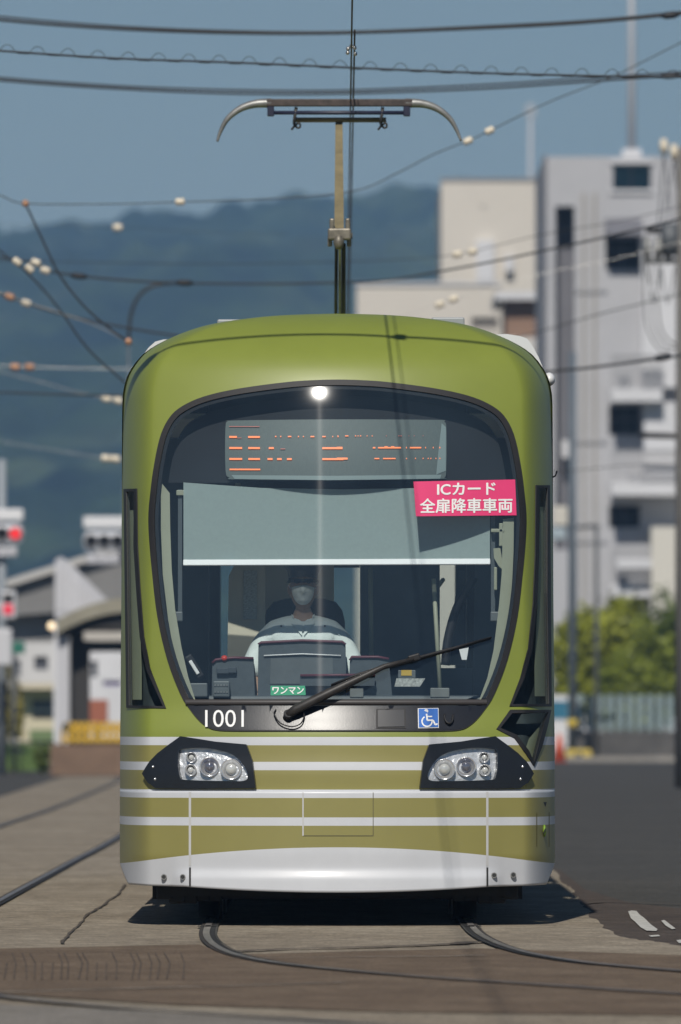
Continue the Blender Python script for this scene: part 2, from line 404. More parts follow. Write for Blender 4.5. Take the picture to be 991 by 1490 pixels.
# ================================================================= SETTING
def ground_mat(name, cols, scale, bump=.3, rough=.85, fine=60, stretch=(1, 1, 1)):
    m = bpy.data.materials.new(name); m.use_nodes = True; n = m.node_tree; b = n.nodes['Principled BSDF']
    b.inputs['Roughness'].default_value = rough; b.inputs['Specular IOR Level'].default_value = .3
    g = n.nodes.new('ShaderNodeNewGeometry'); mp = n.nodes.new('ShaderNodeMapping'); mp.inputs['Scale'].default_value = stretch; n.links.new(g.outputs[0], mp.inputs[0])
    a = n.nodes.new('ShaderNodeTexNoise'); a.inputs['Scale'].default_value = scale; a.inputs['Detail'].default_value = 9; a.inputs['Roughness'].default_value = .65; n.links.new(mp.outputs[0], a.inputs['Vector'])
    c = n.nodes.new('ShaderNodeValToRGB'); e = c.color_ramp.elements
    e[0].position = .3; e[0].color = (*cols[0], 1); e[1].position = .7; e[1].color = (*cols[-1], 1)
    for k, cc in enumerate(cols[1:-1]): q = e.new(.3 + .4 * (k + 1) / (len(cols) - 1)); q.color = (*cc, 1)
    n.links.new(a.outputs[0], c.inputs[0])
    f = n.nodes.new('ShaderNodeTexNoise'); f.inputs['Scale'].default_value = fine; f.inputs['Detail'].default_value = 4; n.links.new(g.outputs[0], f.inputs['Vector'])
    mr = n.nodes.new('ShaderNodeMapRange'); mr.inputs[1].default_value = .3; mr.inputs[2].default_value = .7; mr.inputs[3].default_value = .55; mr.inputs[4].default_value = 1.45; n.links.new(f.outputs[0], mr.inputs[0])
    s = n.nodes.new('ShaderNodeVectorMath'); s.operation = 'SCALE'; 
    md = n.nodes.new('ShaderNodeTexNoise'); md.inputs['Scale'].default_value = fine / 7; md.inputs['Detail'].default_value = 7; md.inputs['Roughness'].default_value = .7; n.links.new(mp.outputs[0], md.inputs['Vector'])
    m5 = n.nodes.new('ShaderNodeMapRange'); m5.inputs[1].default_value = .32; m5.inputs[2].default_value = .62; m5.inputs[3].default_value = .68; m5.inputs[4].default_value = 1.14; n.links.new(md.outputs[0], m5.inputs[0])
    mm = n.nodes.new('ShaderNodeMath'); mm.operation = 'MULTIPLY'; n.links.new(mr.outputs[0], mm.inputs[0]); n.links.new(m5.outputs[0], mm.inputs[1])
    n.links.new(c.outputs[0], s.inputs[0]); n.links.new(mm.outputs[0], s.inputs['Scale']); n.links.new(s.outputs[0], b.inputs['Base Color'])
    bp = n.nodes.new('ShaderNodeBump'); bp.inputs['Strength'].default_value = bump; bp.inputs['Distance'].default_value = .01; n.links.new(f.outputs[0], bp.inputs['Height']); n.links.new(bp.outputs[0], b.inputs['Normal'])
    return m
M_ASPH = ground_mat('asphalt', ((.056, .053, .046), (.068, .064, .056), (.084, .078, .068)), .35, fine=35)
M_ASPHB = ground_mat('old_brown_asphalt', ((.055, .043, .035), (.075, .058, .046), (.1, .08, .065)), 1.2, fine=40)
M_CONC = ground_mat('track_concrete', ((.205, .168, .122), (.265, .222, .165), (.325, .28, .215)), .8, fine=45, stretch=(1, .6, 1))
M_PAVE = ground_mat('brown_slab', ((.11, .077, .05), (.148, .106, .07), (.19, .142, .097)), 1.4, fine=50, stretch=(1, .8, 1))
M_GREYC = ground_mat('grey_slab', ((.17, .152, .128), (.215, .195, .168), (.25, .228, .2)), 1.1, fine=50)
M_FARG = ground_mat('far_ground', ((.06, .06, .05), (.08, .08, .065), (.1, .095, .08)), .01, fine=.2)
M_GRASS = ground_mat('grass', ((.06, .105, .02), (.09, .15, .03), (.13, .18, .05)), .6, fine=9)
M_VERGE = ground_mat('dry_verge', ((.2, .165, .11), (.26, .22, .15), (.32, .28, .2)), .5, fine=6)
M_HILL = ground_mat('forest', ((.006, .016, .005), (.03, .05, .016), (.1, .125, .055)), .011, fine=.07, bump=0)
M_MARK = mat('road_paint', (.5, .49, .45), .8, noise_s=14, noise_a=.35)

def sheet(name, pts, z, m, label=None, cat=None, kind='structure'):
    b = MB(); b.poly([(p[0], p[1], z) for p in pts]); o = b.build(name, m, normals=False)
    if o.data.polygons[0].normal.z < 0: o.data.flip_normals()
    return tag(o, label, cat, kind=kind)
sheet('ground', [(-4000, -200), (4000, -200), (4000, 6000), (-4000, 6000)], -.012, M_FARG, 'flat open ground stretching away to the wooded hills')
sheet('road', [(-60, -90), (60, -90), (60, 217.5), (-60, 217.5)], -.008, M_ASPH, 'dark grey asphalt road right of the tram')
# tramway concrete with ragged right edge
edge = [(808, 1266), (821, 1283), (830, 1290), (834, 1299), (842, 1305), (846, 1315), (854, 1322), (862, 1334), (873, 1343), (884, 1352), (905, 1361), (935, 1367), (962, 1370), (991, 1375), (1060, 1384)]
E1 = [gp(*p) for p in edge]
jag = []
for i in range(len(E1) - 1):
    for k in range(4):
        p = E1[i].lerp(E1[i + 1], k / 4); jag.append((p.x + random.uniform(-.02, .02), p.y + random.uniform(-.12, .12)))
slab = [(-2.6, 76), (-5.6, 150), (-9.8, 150), (-9.8, -30), (9, -30), (9, -6.5)] + [tuple(j) for j in jag[::-1]] + [(1.55, 30), (1.5, 76)]
sheet('tramway', [(-4.7, 60), (-5.4, 148), (1.3, 148), (1.45, 40)] + jag + [(12, jag[-1][1] - .6), (12, -30), (-12, -30), (-12, 20), (-4.45, 32)], -.004, M_CONC, 'pale worn concrete of the tramway under and beside the tram')
BR = [gp(*p) for p in ((800, 1262), (822, 1276), (850, 1300), (905, 1332), (991, 1352), (1080, 1370), (1100, 1398), (800, 1300))]
sheet('road_patch', [tuple(p.xy) for p in (gp(806, 1262), gp(815, 1264), gp(850, 1292), (gp(915, 1312)), gp(1080, 1330), gp(1080, 1384), gp(991, 1381), gp(890, 1366), gp(840, 1320))], -.006, M_ASPHB, 'brownish worn asphalt patch along the tramway edge')
# brown paving band of the crossing
pv = [gp(-60, 1381), gp(150, 1377), gp(290, 1374), gp(330, 1389), gp(520, 1384), gp(700, 1380), gp(1060, 1392), gp(1060, 1478), gp(560, 1472), gp(260, 1462), gp(-60, 1442)]
sheet('crossing_paving', [tuple(p.xy) for p in pv], 0.0, M_PAVE, 'brown slab paving of the crossing in the foreground')
gv = [gp(-60, 1459), gp(260, 1474), gp(480, 1486), gp(640, 1500), gp(640, 1560), gp(-60, 1560)]
sheet('crossing_slab', [tuple(p.xy) for p in gv], .002, M_GREYC, 'grey concrete slab at the very front of the crossing')
def strip(name, pts, wd, z, m, wob=0):
    b = MB(); P = []
    for i, p in enumerate(pts):
        p = Vector(p[:2]); a = Vector(pts[max(i - 1, 0)][:2]); c = Vector(pts[min(i + 1, len(pts) - 1)][:2]); t = (c - a).normalized(); n = Vector((t.y, -t.x)); ww = wd / 2 * (1 + random.uniform(-wob, wob))
        P.append([(p.x - n.x * ww, p.y - n.y * ww, z), (p.x + n.x * ww, p.y + n.y * ww, z)])
    b.grid(P, False)
    o = b.build(name, m, normals=False)
    if o.data.polygons[0].normal.z < 0: o.data.flip_normals()
    return o
M_JOINT = mat('joint_dirt', (.075, .058, .042), .9, noise_s=6, noise_a=.5)
M_PALE = mat('pale_joint', (.26, .23, .19), .9, noise_s=8, noise_a=.4)
jb = MB()
for k in range(27):                                          # paver joints at the left
    x = -60 + k * 13 + random.uniform(-2.5, 2.5)
    a = gp(x + random.uniform(-1, 1), 1386, .004); m_ = gp(x + 7 + random.uniform(-2, 2), 1400, .004); c = gp(x + 4 + random.uniform(-2, 2), 1424, .004)
    if random.random() < .22: continue
    for u, v_ in (((a, m_), (m_, c)) if random.random() < .7 else ((m_, c),)):
        n = Vector((.0038, 0, 0)); jb.poly([u - n, u + n, v_ + n, v_ - n])
tag(jb.build('paving_joint', mat('joint_faint', (.088, .064, .044), .9, noise_s=6, noise_a=.5)), 'dark joints between the brown paving slabs', kind='structure')
for nm, P, wd, m_, lb in (('paving_seam', [(-60, 1445), (180, 1438), (400, 1432), (520, 1428)], .05, M_PALE, 'pale seam across the brown paving'),
                      ('paving_seam', [(330, 1384), (420, 1380), (520, 1378), (660, 1373), (700, 1369)], .12, M_JOINT, 'dark seam between the two curving rails'),
                      ('paving_seam', [(330, 1394), (500, 1392), (640, 1391), (720, 1389)], .05, M_PALE, 'pale seam between the two curving rails'),
                      ('crack', [(182, 1286), (172, 1300), (148, 1318), (128, 1330), (112, 1348), (98, 1362), (88, 1374)], .016, M_JOINT, 'thin crack in the concrete left of the tram'),
                      ('crack', [(850, 1314), (880, 1311), (930, 1313), (991, 1315), (1040, 1315)], .05, M_JOINT, 'dark crack across the brown asphalt patch')):
    pts = [gp(*p, .004).xy for p in P]
    q = []
    for i in range(len(pts) - 1):
        for k in range(6):
            p = Vector(pts[i]).lerp(Vector(pts[i + 1]), k / 6); q.append((p.x + random.uniform(-.008, .008), p.y + random.uniform(-.02, .02)))
    tag(strip(nm, q, wd, .004, m_, .4), lb, kind='structure')
mk = MB()
for P in ([(914, 1326), (919, 1324.8), (926, 1325.2), (931, 1331), (938, 1336), (947, 1345), (957, 1352), (955, 1354.5), (941, 1354), (932, 1349), (924, 1341), (918, 1336)], [(962, 1339.5), (967, 1338.5), (974, 1344), (983, 1351), (978, 1352), (969, 1347)], [(944, 1361), (958, 1360), (961, 1362), (947, 1363)], [(984, 1368), (1000, 1366), (1000, 1373), (988, 1372)]):
    mk.poly([gp(*p, 0) for p in P])
tag(mk.build('road_marking', M_MARK), 'worn white paint patches on the asphalt at the right', kind='structure')
# verges and grass far off
sheet('verge', [(-70, 217.5), (70, 217.5), (70, 228), (-70, 228)], .004, M_VERGE, 'dry sandy verge along the far side of the road')
b = MB(); b.bx(-70, 70, 217.2, 217.5, -.02, .13); tag(b.build('kerb', mat('kerb_concrete', (.3, .28, .25), .8, noise_s=2, noise_a=.2)), 'low concrete kerb at the far side of the road', kind='structure')
b = MB(); a, c = at(-80, 0, 238).x, at(80, 0, 238).x
b.grid([[(a + (c - a) * k / 24, y, z + (.03 * math.sin(k * 1.7) if 0 < z < .7 else 0)) for k in range(25)] for y, z in ((171, -.01), (174, .22), (177, .42), (180, .54), (182.6, .55))])
tag(b.build('lawn', M_GRASS), 'green grass bank left of the platform', kind='structure')

# hills
rid = Curve1([(-900, 360), (-300, 350), (0, 335), (50, 329), (115, 317), (150, 325), (200, 314), (300, 303), (370, 298), (440, 292), (520, 287), (560, 279), (600, 272), (640, 270), (720, 276), (900, 300), (1400, 350)])
b = MB(); P = []
NX, NY = 330, 120
DR = 3200.0
for j in range(NY + 1):
    d = 1500 + (3700 - 1500) * j / NY; row = []
    for i in range(NX + 1):
        px = -700 + 2400 * i / NX
        zr = (HZ - rid(px)) * DR / F
        u = min(1, (d - 1500) / (DR - 1500)); prof = u ** .85 if d < DR else 1 - (d - DR) / 900 * .6
        x = (px - CX) * DR / F
        q = Vector((x / 300, d / 300, 3.1)); q2 = Vector((x / 9, d / 28, 1.7)); q3 = Vector((x / 70, d / 120, 5))
        z = zr * prof + (noise.noise(q) * 26 * math.sin(math.pi * min(1, u)) + noise.noise(q3) * 13 * min(1, u * 2) * (1 if d < DR - 200 else .25) + noise.noise(q2) * 5.5)
        row.append((x, d - D0, max(-.5, z) if j else -.5))
    P.append(row)
b.grid(P); o = b.build('hills', M_HILL); tag(o, 'long wooded hills fading blue behind the town', kind='structure')

# haze
if HAZE:
    b = MB(); b.bx(-900, 900, -75, 4200, -1.2, 190)
    hm = bpy.data.materials.new('haze_air'); hm.use_nodes = True; n = hm.node_tree
    n.nodes.remove(n.nodes['Principled BSDF']); pvn = n.nodes.new('ShaderNodeVolumePrincipled')
    pvn.inputs['Color'].default_value = (.31, .575, 1, 1); pvn.inputs['Density'].default_value = 1.95e-4; pvn.inputs['Anisotropy'].default_value = 0.0
    n.links.new(pvn.outputs[0], n.nodes['Material Output'].inputs['Volume'])
    tag(b.build('haze', hm), 'thin bluish haze in the summer air', kind='stuff')

# ---------------------------------------------------------------- rails
own = [(-.74, 88), (-.74, 62), (-.738, 59.5), (-.715, 57), (-.643, 54.6), (-.517, 52.5), (-.30, 50.7), (0, 49.35), (.377, 48), (.896, 46.55), (1.437, 45.1), (2.35, 43.2), (3.6, 41.1), (5.4, 38.9), (7.5, 37)]
def offs(P, o):
    out = []
    for i, p in enumerate(P):
        a, c = Vector(P[max(i - 1, 0)]), Vector(P[min(i + 1, len(P) - 1)]); t = (c - a).normalized(); n = Vector((-t.y, t.x))
        out.append((p[0] + n.x * o, p[1] + n.y * o))
    return out
def rail(P, label, flip=1):
    C = [(v.x, v.y) for v in catmull([(p[0], p[1], 0) for p in P], 6)]
    r = thing('tram_rail', label, 'rail', (C[0][0], C[0][1] - D0, 0), 'grooved rails set in the tramway')
    loc = r.location
    def st(name, o0, o1, z, m):
        A, B = offs(C, o0), offs(C, o1); b_ = MB()
        b_.grid([[(q[0] - loc.x, q[1] - D0 - loc.y, z), (s_[0] - loc.x, s_[1] - D0 - loc.y, z)] for q, s_ in zip(A, B)], False)
        ob = b_.build(name, m, r, normals=False)
        if ob.data.polygons[0].normal.z < 0: ob.data.flip_normals()
    st('dirt_edge', -.042 * flip, -.019 * flip, .0052, M_DIRT)
    st('rail_head', -.02 * flip, .016 * flip, .009, M_RAIL)
    st('groove', .016 * flip, .046 * flip, .006, M_GROOVE)
    st('guard_lip', .046 * flip, .056 * flip, .008, M_RAILD)
M_RAIL = mat('rail_steel', (.24, .22, .2), .42, .45, noise_s=4, noise_a=.35, stretch=(3, .4, 1))
M_DIRT = mat('rail_dirt', (.035, .028, .022), .9, noise_s=5, noise_a=.6)
M_RAILD = mat('rail_dull', (.05, .045, .04), .55, .5, noise_s=4, noise_a=.35)
M_GROOVE = mat('groove_shade', (.012, .011, .01), .9)  # flat black strip stands in for the shaded depth of the groove
rail([(-.74, 200)] + own, 'left rail of the track under the tram, curving right in front of it')
rail(offs([(-.74, 200)] + own, 1.47), 'right rail of the track under the tram, leaving the frame at right', -1)
rail([(-2.9, 205), (-2.45, 150), (-2.18, 107), (-2.17, 85), (-2.17, 68.8), (-2.15, 56), (-2.02, 49.5), (-1.43, 44.7), (0.02, 40.9), (1.8, 37.8), (4.5, 34.5)], 'near rail of the neighbouring track, running up the left side of the picture')
rail([(-4.25, 205), (-4.0, 190), (-3.68, 140), (-3.64, 115), (-3.62, 85), (-3.62, 60), (-3.6, 50), (-3.3, 44), (-2.4, 38)], 'far rail of the neighbouring track, outermost on the left', -1)

# ================================================================= THE TRAM
tram = thing('tram', 'olive green tram with white stripes, big dark windscreen and raised pantograph', 'tram', (TX, 0, 0))
HALF = [(553, 0), (554, 38), (557, 77), (565.5, 140), (575.5, 187), (588, 219), (604.5, 241), (632, 256), (673, 265.5), (715, 271), (760, 274), (828, 269.5), (897, 261.5), (960, 247), (1010, 228), (1033, 214), (1050, 200), (1060, 186), (1063.4, 172), (1064.2, 156), (1064.4, 136), (1064.4, 100), (1064.4, 50), (1064.4, 0)]
MX = 491.0
WIN = smooth_px([(MX + h, y) for y, h in HALF] + [(MX - h, y) for y, h in HALF[-2:0:-1]], 4)
SLL = [(181, 711.5), (200, 711), (201, 795), (205, 860), (210, 926), (219, 973), (242, 1031), (185, 1030)]
SLR = [(779, 706), (799, 706), (800.5, 863), (801.5, 1028), (741, 1028), (756.5, 987), (768, 944), (775, 878), (778, 805)]
TRI = [(742, 1033), (801, 1033), (797, 1052), (788, 1086), (776.7, 1115), (764, 1096), (748, 1074), (722, 1061)]
def to_tv(P):
    out = []
    for p in densify(P, 4):
        x, z = fx(*p); out.append((tq(x, z), vz(z)))
    return out
ZB = .742
outer = [(t, ZB) for t in [i / 45 * 2 - 1 for i in range(46)]] + [(1, ZB + (VMAX - .004 - ZB) * k / 110) for k in range(1, 110)] + [(i / 45 * -2 + 1, VMAX - .004) for i in range(46)] + [(-1, VMAX - .004 - (VMAX - .004 - ZB) * k / 110) for k in range(1, 110)]
shell = surf_mesh('body_shell', outer, [to_tv(inset(WIN, 4)), to_tv(inset(SLL, 1.5)), to_tv(inset(SLR, 1.5)), to_tv(inset(TRI, 2.5))], M_PAINT, tram, pix=False)
shell['label'] = 'rounded green front end with white and olive stripes below'
surf_mesh('window_gasket', WIN, [inset(WIN, 8)], M_RUB, tram, .007, .03, ts=.02, vs_=.03)
gl_in = [p for p in inset(WIN, 3)]
glass_poly = [p for p in gl_in if p[1] < 1021]
surf_mesh('windscreen', glass_poly, [], M_GLASS, tram, .001)
lowp = [p for p in inset(WIN, 1.5) if p[1] > 1023]
surf_mesh('lower_panel', lowp, [], M_LOWP, tram, .009, .02)
b = MB(); b.grid([[f3(MX + u, yy, o_) for u in range(-220, 219, 4)] for yy, o_ in ((1018, -.01), (1018.4, .012), (1022, .016), (1025.8, .014), (1026.2, -.005))], True); b.build('sill_trim', mat('trim_grey', (.05, .045, .045), .5), tram)
for nm, P, iw in (('side_window', SLL, 5.5), ('side_window', SLR, 5.5), ('quarter_window', TRI, 6)):
    fr = surf_mesh(nm, P, [inset(P, iw)], M_RUB, tram, .006, .02, ts=.012, vs_=.03)
    surf_mesh('pane', inset(P, 2.5), [], M_SGLASS, fr, .001, ts=.012, vs_=.03)
# dark frit band behind the windscreen and dark lining behind the side slits
surf_mesh('frit_band', inset(WIN, 2), [inset(WIN, 13)], mat('frit_black', (.004, .004, .005), .8), tram, -.004)
for P in (SLL, SLR, TRI):
    surf_mesh('slit_lining', inset(P, -3), [], M_DARK, tram, 0, ts=.012, ydir=.16)
for P in ([(187.5, 742), (193.5, 742), (196, 795), (199, 860), (204, 926), (206, 973), (206, 1018), (190, 1018)],
          [(786, 737), (791.5, 737), (792.5, 863), (794, 1013), (778.5, 1013), (778, 970), (782, 890), (785, 805)],
          [(791, 1050), (783, 1084), (774, 1105), (766, 1087), (770, 1075)]):
    surf_mesh('slit_post', P, [], M_CREAM, tram, 0, .0, ts=.008, ydir=.08)
# bumper / skirt
def bump(x, z):                                              # how far the skirt stands proud
    a = abs(x); pz = Curve1([(.1, .042), (.2, .046), (.265, .045), (.295, .035), (.32, .028), (.42, .034), (.6, .033), (.76, .03)])(z)
    if a > .84: pz = pz * max(0, 1 - (a - .84) / .1) + min(1, (a - .84) / .1) * (.026 - max(0, .39 - z) * .22)
    return pz
def zlow(x):
    a = abs(x); return .186 + .03 * min(1, a / .85) ** 2 + max(0, a - .85) * .02 if a < 1.19 else .223 + (a - 1.19) / .06 * .12
b = MB(); P = []
for j in range(41):
    row = []
    for i in range(161):
        t = -1 + 2 * i / 160; x = xt(t, .5); z0 = zlow(x); z = z0 + (.757 - z0) * j / 40
        row.append(sp(x, z, 0) + Vector((0, -bump(x, z), 0)))
    P.append(row)
top = [Vector((p.x, p.y + .05, p.z + .003)) for p in P[-1]]; bot = [Vector((p.x, p.y + .06, p.z + .01)) for p in P[0]]
b.grid([bot] + P + [top]); bumper = b.build('bumper', M_PAINT, tram); bumper['label'] = 'white and olive striped front skirt'
def f3b(px, py, off):
    x, z = fx(px, py); return Vector((x, S(x, z) - bump(x, z) - off, z))
gapm = mat('panel_gap', (.5, .5, .5), .6); gapd = mat('panel_gap_dark', (.03, .03, .03), .8)
for px in (276.5, 709):
    b = MB(); b.grid([[f3b(px - 1.7, y, .002), f3b(px + 1.7, y, .002)] for y in range(1152, 1262, 6)])
    g = b.build('panel_joint', gapm, bumper)
    b = MB(); b.grid([[f3b(px - 1.3, y, .0025), f3b(px + 1.5, y, .0025)] for y in range(1262, 1291, 4)]); b.build('joint_slot', gapd, bumper)
def line_on(pts, wpx, off, m, nm, par):
    for a, c in zip(pts[:-1], pts[1:]):
        pass
    b_ = MB(); q = []
    for a, c in zip(pts[:-1], pts[1:]):
        va, vc = Vector(a), Vector(c); n_ = max(1, int((vc - va).length / 10)); t = (vc - va).normalized(); nn = Vector((-t.y, t.x)) * wpx / 2
        b_.grid([[off(*(va + (vc - va) * k / n_ + nn)), off(*(va + (vc - va) * k / n_ - nn))] for k in range(n_ + 1)])
    return b_.build(nm, m, par)
line_on([(441, 1153), (441, 1216)], 2.0, lambda x, y: f3b(x, y, .002), gapm, 'hatch_outline', bumper)
line_on([(441, 1216), (543, 1216), (543, 1153)], 1.0, lambda x, y: f3b(x, y, .002), mat('hatch_dark', (.09, .08, .04), .7), 'hatch_outline', bumper)
line_on([(781, 1183), (799, 1182), (799, 1232), (781, 1232), (781, 1183)], 1.2, lambda x, y: f3b(x, y, .003), mat('flap_line', (.14, .125, .04), .7), 'flap_outline', bumper)
b = MB(); q = f3b(792, 1209, .004); b.sphere(q, (.011, .03, .036), 14, 8); b.build('flap_lock', mat('lime', (.2, .34, .03), .5), bumper)
b = MB(); q = f3b(792, 1209, .03); b.box(q, (.006, .02, .03), rot=Matrix.Rotation(R(20), 3, 'Y')); b.build('lock_mark', M_RUB, bumper)
b = MB(); b.poly([f3b(790.5, 1167, .004), f3b(795.5, 1167, .004), f3b(793.5, 1174, .004)]); b.build('arrow_mark', M_RUB, bumper)
for px, py in ((238.5, 1276), (266, 1276), (719, 1273.5), (747, 1273)):
    q = f3b(px, py, .012); b = MB(); b.ring(q + Vector((0, -.004, 0)), .011, .016); r_ = b.build('bolt_hole', M_STEEL, bumper)
    b = MB(); b.ring(q + Vector((0, -.003, 0)), 0.0005, .012); b.build('bolt', gapd, r_)
# headlights
HOUSE = [(212.5, 1126), (221, 1109), (232, 1097), (246, 1086), (265, 1072.5), (290, 1076), (315, 1080), (360, 1084), (368.7, 1108), (373.5, 1147), (273, 1148), (229, 1147), (219, 1139)]
LENS = smooth_px([(262, 1093.5), (268, 1089), (296, 1087.8), (322.7, 1091.6), (342, 1099), (355, 1111.8), (363, 1127), (359, 1136.7), (334, 1137.6), (273, 1136), (264, 1131), (261, 1113.7)], 4)
for sd in (0, 1):
    mp = (lambda P: [(2 * 491.6 - x, y) for x, y in P][::-1]) if sd else (lambda P: P)
    hl = surf_mesh('headlight', mp(HOUSE), [mp(inset(LENS, 1))], M_BLACKP, tram, .03, .05)
    hl['label'] = 'headlight in a pointed black housing on the %s of the picture' % ('right' if sd else 'left')
    surf_mesh('reflector', mp(inset(LENS, -2)), [], M_REFL, hl, .003, 0)
    for (x, y, rr) in ((305, 1115.6, 15), (336.5, 1119.4, 16), (278.6, 1102, 8), (277.6, 1120.5, 9)):
        if sd: x = 2 * 491.6 - x
        c = f3(x, y, .0); r = rr / 258; y0 = c.y - .022
        b = MB()
        prof = [(r, .02), (r * .98, -.008), (r * .92, -.01), (r * .84, -.004), (r * .6, .014), (r * .45, .016)]
        b.grid([[Vector((c.x + a * math.cos(2 * math.pi * k / 24), y0 + d, c.z + a * math.sin(2 * math.pi * k / 24))) for k in range(25)] for a, d in prof])
        lp = b.build('lamp', M_CHROME, hl, merge=1e-5)
        b = MB(); b.sphere((c.x, y0 + .01, c.z), (r * .52, r * .35, r * .52), 18, 10)
        b.build('bulb_lens', mat('bulb_lens', (.25, .25, .3) if rr == 15 else (.72, .72, .7), .05, .6 if rr == 15 else .2, coat=1), hl)
    surf_mesh('cover', mp(LENS), [], M_CLEAR, hl, .04)
    for (x, y) in ((226, 1117), (229, 1134)):
        if sd: x = 2 * 491.6 - x
        b = MB(); b.sphere(f3(x, y, .03), (.008, .006, .008), 10, 6); b.build('screw', M_CHROME, hl)
# lower black panel furniture
surf_mesh('panel_hatch', [(547, 1032.5), (590, 1032), (590.5, 1060.5), (547, 1061)], [], M_RUB, tram, .012, .01)
surf_mesh('hatch_door', [(549.5, 1034.5), (587.5, 1034), (588, 1058.5), (549.5, 1059)], [], mat('grey_hatch', (.045, .046, .05), .3), tram, .016, .01)
b = MB(); q = [f3(646, 1041, .014), f3(647, 1050, .02), f3(652, 1055, .024), f3(657, 1051, .02), f3(658.5, 1041, .014)]; b.tube(catmull(q, 5), .006, 8); b.build('tow_loop', M_RUB, tram)
def text_on(s, x0, y0, x1, y1, name, m, parent, off, bold=0.0, kern=1.0, slant=None):
    c = bpy.data.curves.new('t', 'FONT'); c.body = s; c.offset = bold; c.space_character = kern; c.resolution_u = 4
    o = bpy.data.objects.new('t', c); COL.objects.link(o); bpy.context.view_layer.update()
    me = bpy.data.meshes.new_from_object(o.evaluated_get(bpy.context.evaluated_depsgraph_get())); bpy.data.objects.remove(o)
    xs = [v.co.x for v in me.vertices]; ys = [v.co.y for v in me.vertices]
    ax, bx_, ay, by = min(xs), max(xs), min(ys), max(ys)
    for v in me.vertices:
        u = (v.co.x - ax) / (bx_ - ax); t = (v.co.y - ay) / (by - ay)
        v.co = f3(x0 + (x1 - x0) * u, y1 + (y0 - y1) * t + (slant or 0) * u, off)
    me.name = name; me.materials.clear(); me.materials.append(m)
    ob = bpy.data.objects.new(name, me); COL.objects.link(ob); ob.parent = parent; return ob
text_on('1001', 299.5, 1034, 355.5, 1059, 'fleet_number', M_LET, tram, .0125, 0)
wc = surf_mesh('access_sign', [(607.5, 1031.5), (637.5, 1031), (638, 1060), (608, 1060.5)], [], M_LET, tram, .0105, .003); wc['label'] = 'blue and white wheelchair sticker'
surf_mesh('blue_field', [(608.5, 1032.4), (636.5, 1032), (637, 1059), (609, 1059.5)], [], M_BLUE, wc, .013)
def wl(P, wpx): return line_on(P, wpx, lambda x, y: f3(x, y, .0145), M_LET, 'wheelchair_mark', wc)
b = MB(); c = f3(619.5, 1036, .0145); b.ring(c, .0004, .0115, depth=.001); b.build('wheelchair_mark', M_LET, wc)
wl([(620, 1040), (621, 1049.5), (629.5, 1049.5), (632.5, 1056), (636, 1054.5)], 2.3); wl([(620.5, 1044), (628, 1044)], 1.9)
wl([(622.2 - 1.5 + 7.4 * math.cos(a), 1050.8 - 7.4 * math.sin(a) + .2) for a in [R(120 + i * 20) for i in range(13)]], 2.0)
# wiper
wp = f3(428, 1040, .03)
b = MB()
A = [f3(420, 1044, .035), f3(432, 1037, .05), f3(480, 1011, .06), f3(530, 986, .062), f3(558, 972, .055), f3(600, 961, .045)]
b.tube(A, [.024, .028, .026, .02, .015, .011], 8); wr = b.build('wiper', mat('wiper_dark', (.03, .027, .025), .5, noise_s=20, noise_a=.3), tram)
wr['label'] = 'single long dark wiper lying across the lower glass'
b = MB(); b.tube([f3(482, 998, .03), f3(520, 983, .034), f3(560, 971, .034), f3(610, 958, .034), f3(660, 944, .03), f3(713, 928, .022)], [.006, .009, .011, .012, .009, .005], 6)
b.tube([f3(482, 999, .012), f3(560, 973, .012), f3(610, 960, .012), f3(713, 929.5, .012)], .006, 6); b.build('blade', M_RUB, wr)
b = MB(); b.box(f3(601, 959, .04), (.07, .03, .04), .008, Matrix.Rotation(R(16), 3, 'Y').inverted()); b.build('blade_clip', M_RUB, wr)
b = MB(); b.tube(catmull([f3(402, 1034, .015), f3(400, 1042, .03), f3(409, 1055, .03), f3(425, 1060, .03), f3(438, 1056, .03), f3(443, 1046, .03), f3(442, 1037, .03)], 5), .004, 6); b.build('washer_hose', M_RUB, wr)
b = MB(); b.tube([f3(418, 1045, .0), f3(421, 1043, .05)], .026, 12); b.build('pivot_cap', M_RUB, wr)
# notices on the glass
pk = surf_mesh('notice_sign', [(601.5, 701), (749, 698), (751, 750), (605, 751.5)], [], M_PINK, tram, .006, .003); pk['label'] = 'bright pink paper notice with white Japanese lettering'
def bold_text(s_, x0, y0, x1, y1, par, off, sh=.55, slant=0):
    obs = [text_on(s_, x0 + dx * sh, y0 + dy * sh, x1 + dx * sh, y1 + dy * sh, 'lettering', M_LET, par, off + .0002 * k, 0, slant=slant) for k, (dx, dy) in enumerate(((0, 0), (1, 0), (-1, 0), (0, .8), (0, -.8)))]
    bm_ = bmesh.new()
    for o_ in obs: bm_.from_mesh(o_.data)
    bm_.to_mesh(obs[0].data); bm_.free()
    for o_ in obs[1:]: bpy.data.objects.remove(o_)
    return obs[0]
bold_text('ICカード', 636, 703.5, 720, 721, pk, .0085, slant=-1)
bold_text('全扉降車車両', 611, 726, 744.5, 747, pk, .0085, slant=-1)
gs = surf_mesh('green_notice', [(394, 998), (444, 998), (445, 1011.5), (394, 1012)], [], M_GREENSIGN, tram, .004, .002); gs['label'] = 'small green sticker with white lettering low on the glass'
bold_text('ワンマン', 397, 1000, 442, 1010, gs, .006, .4)
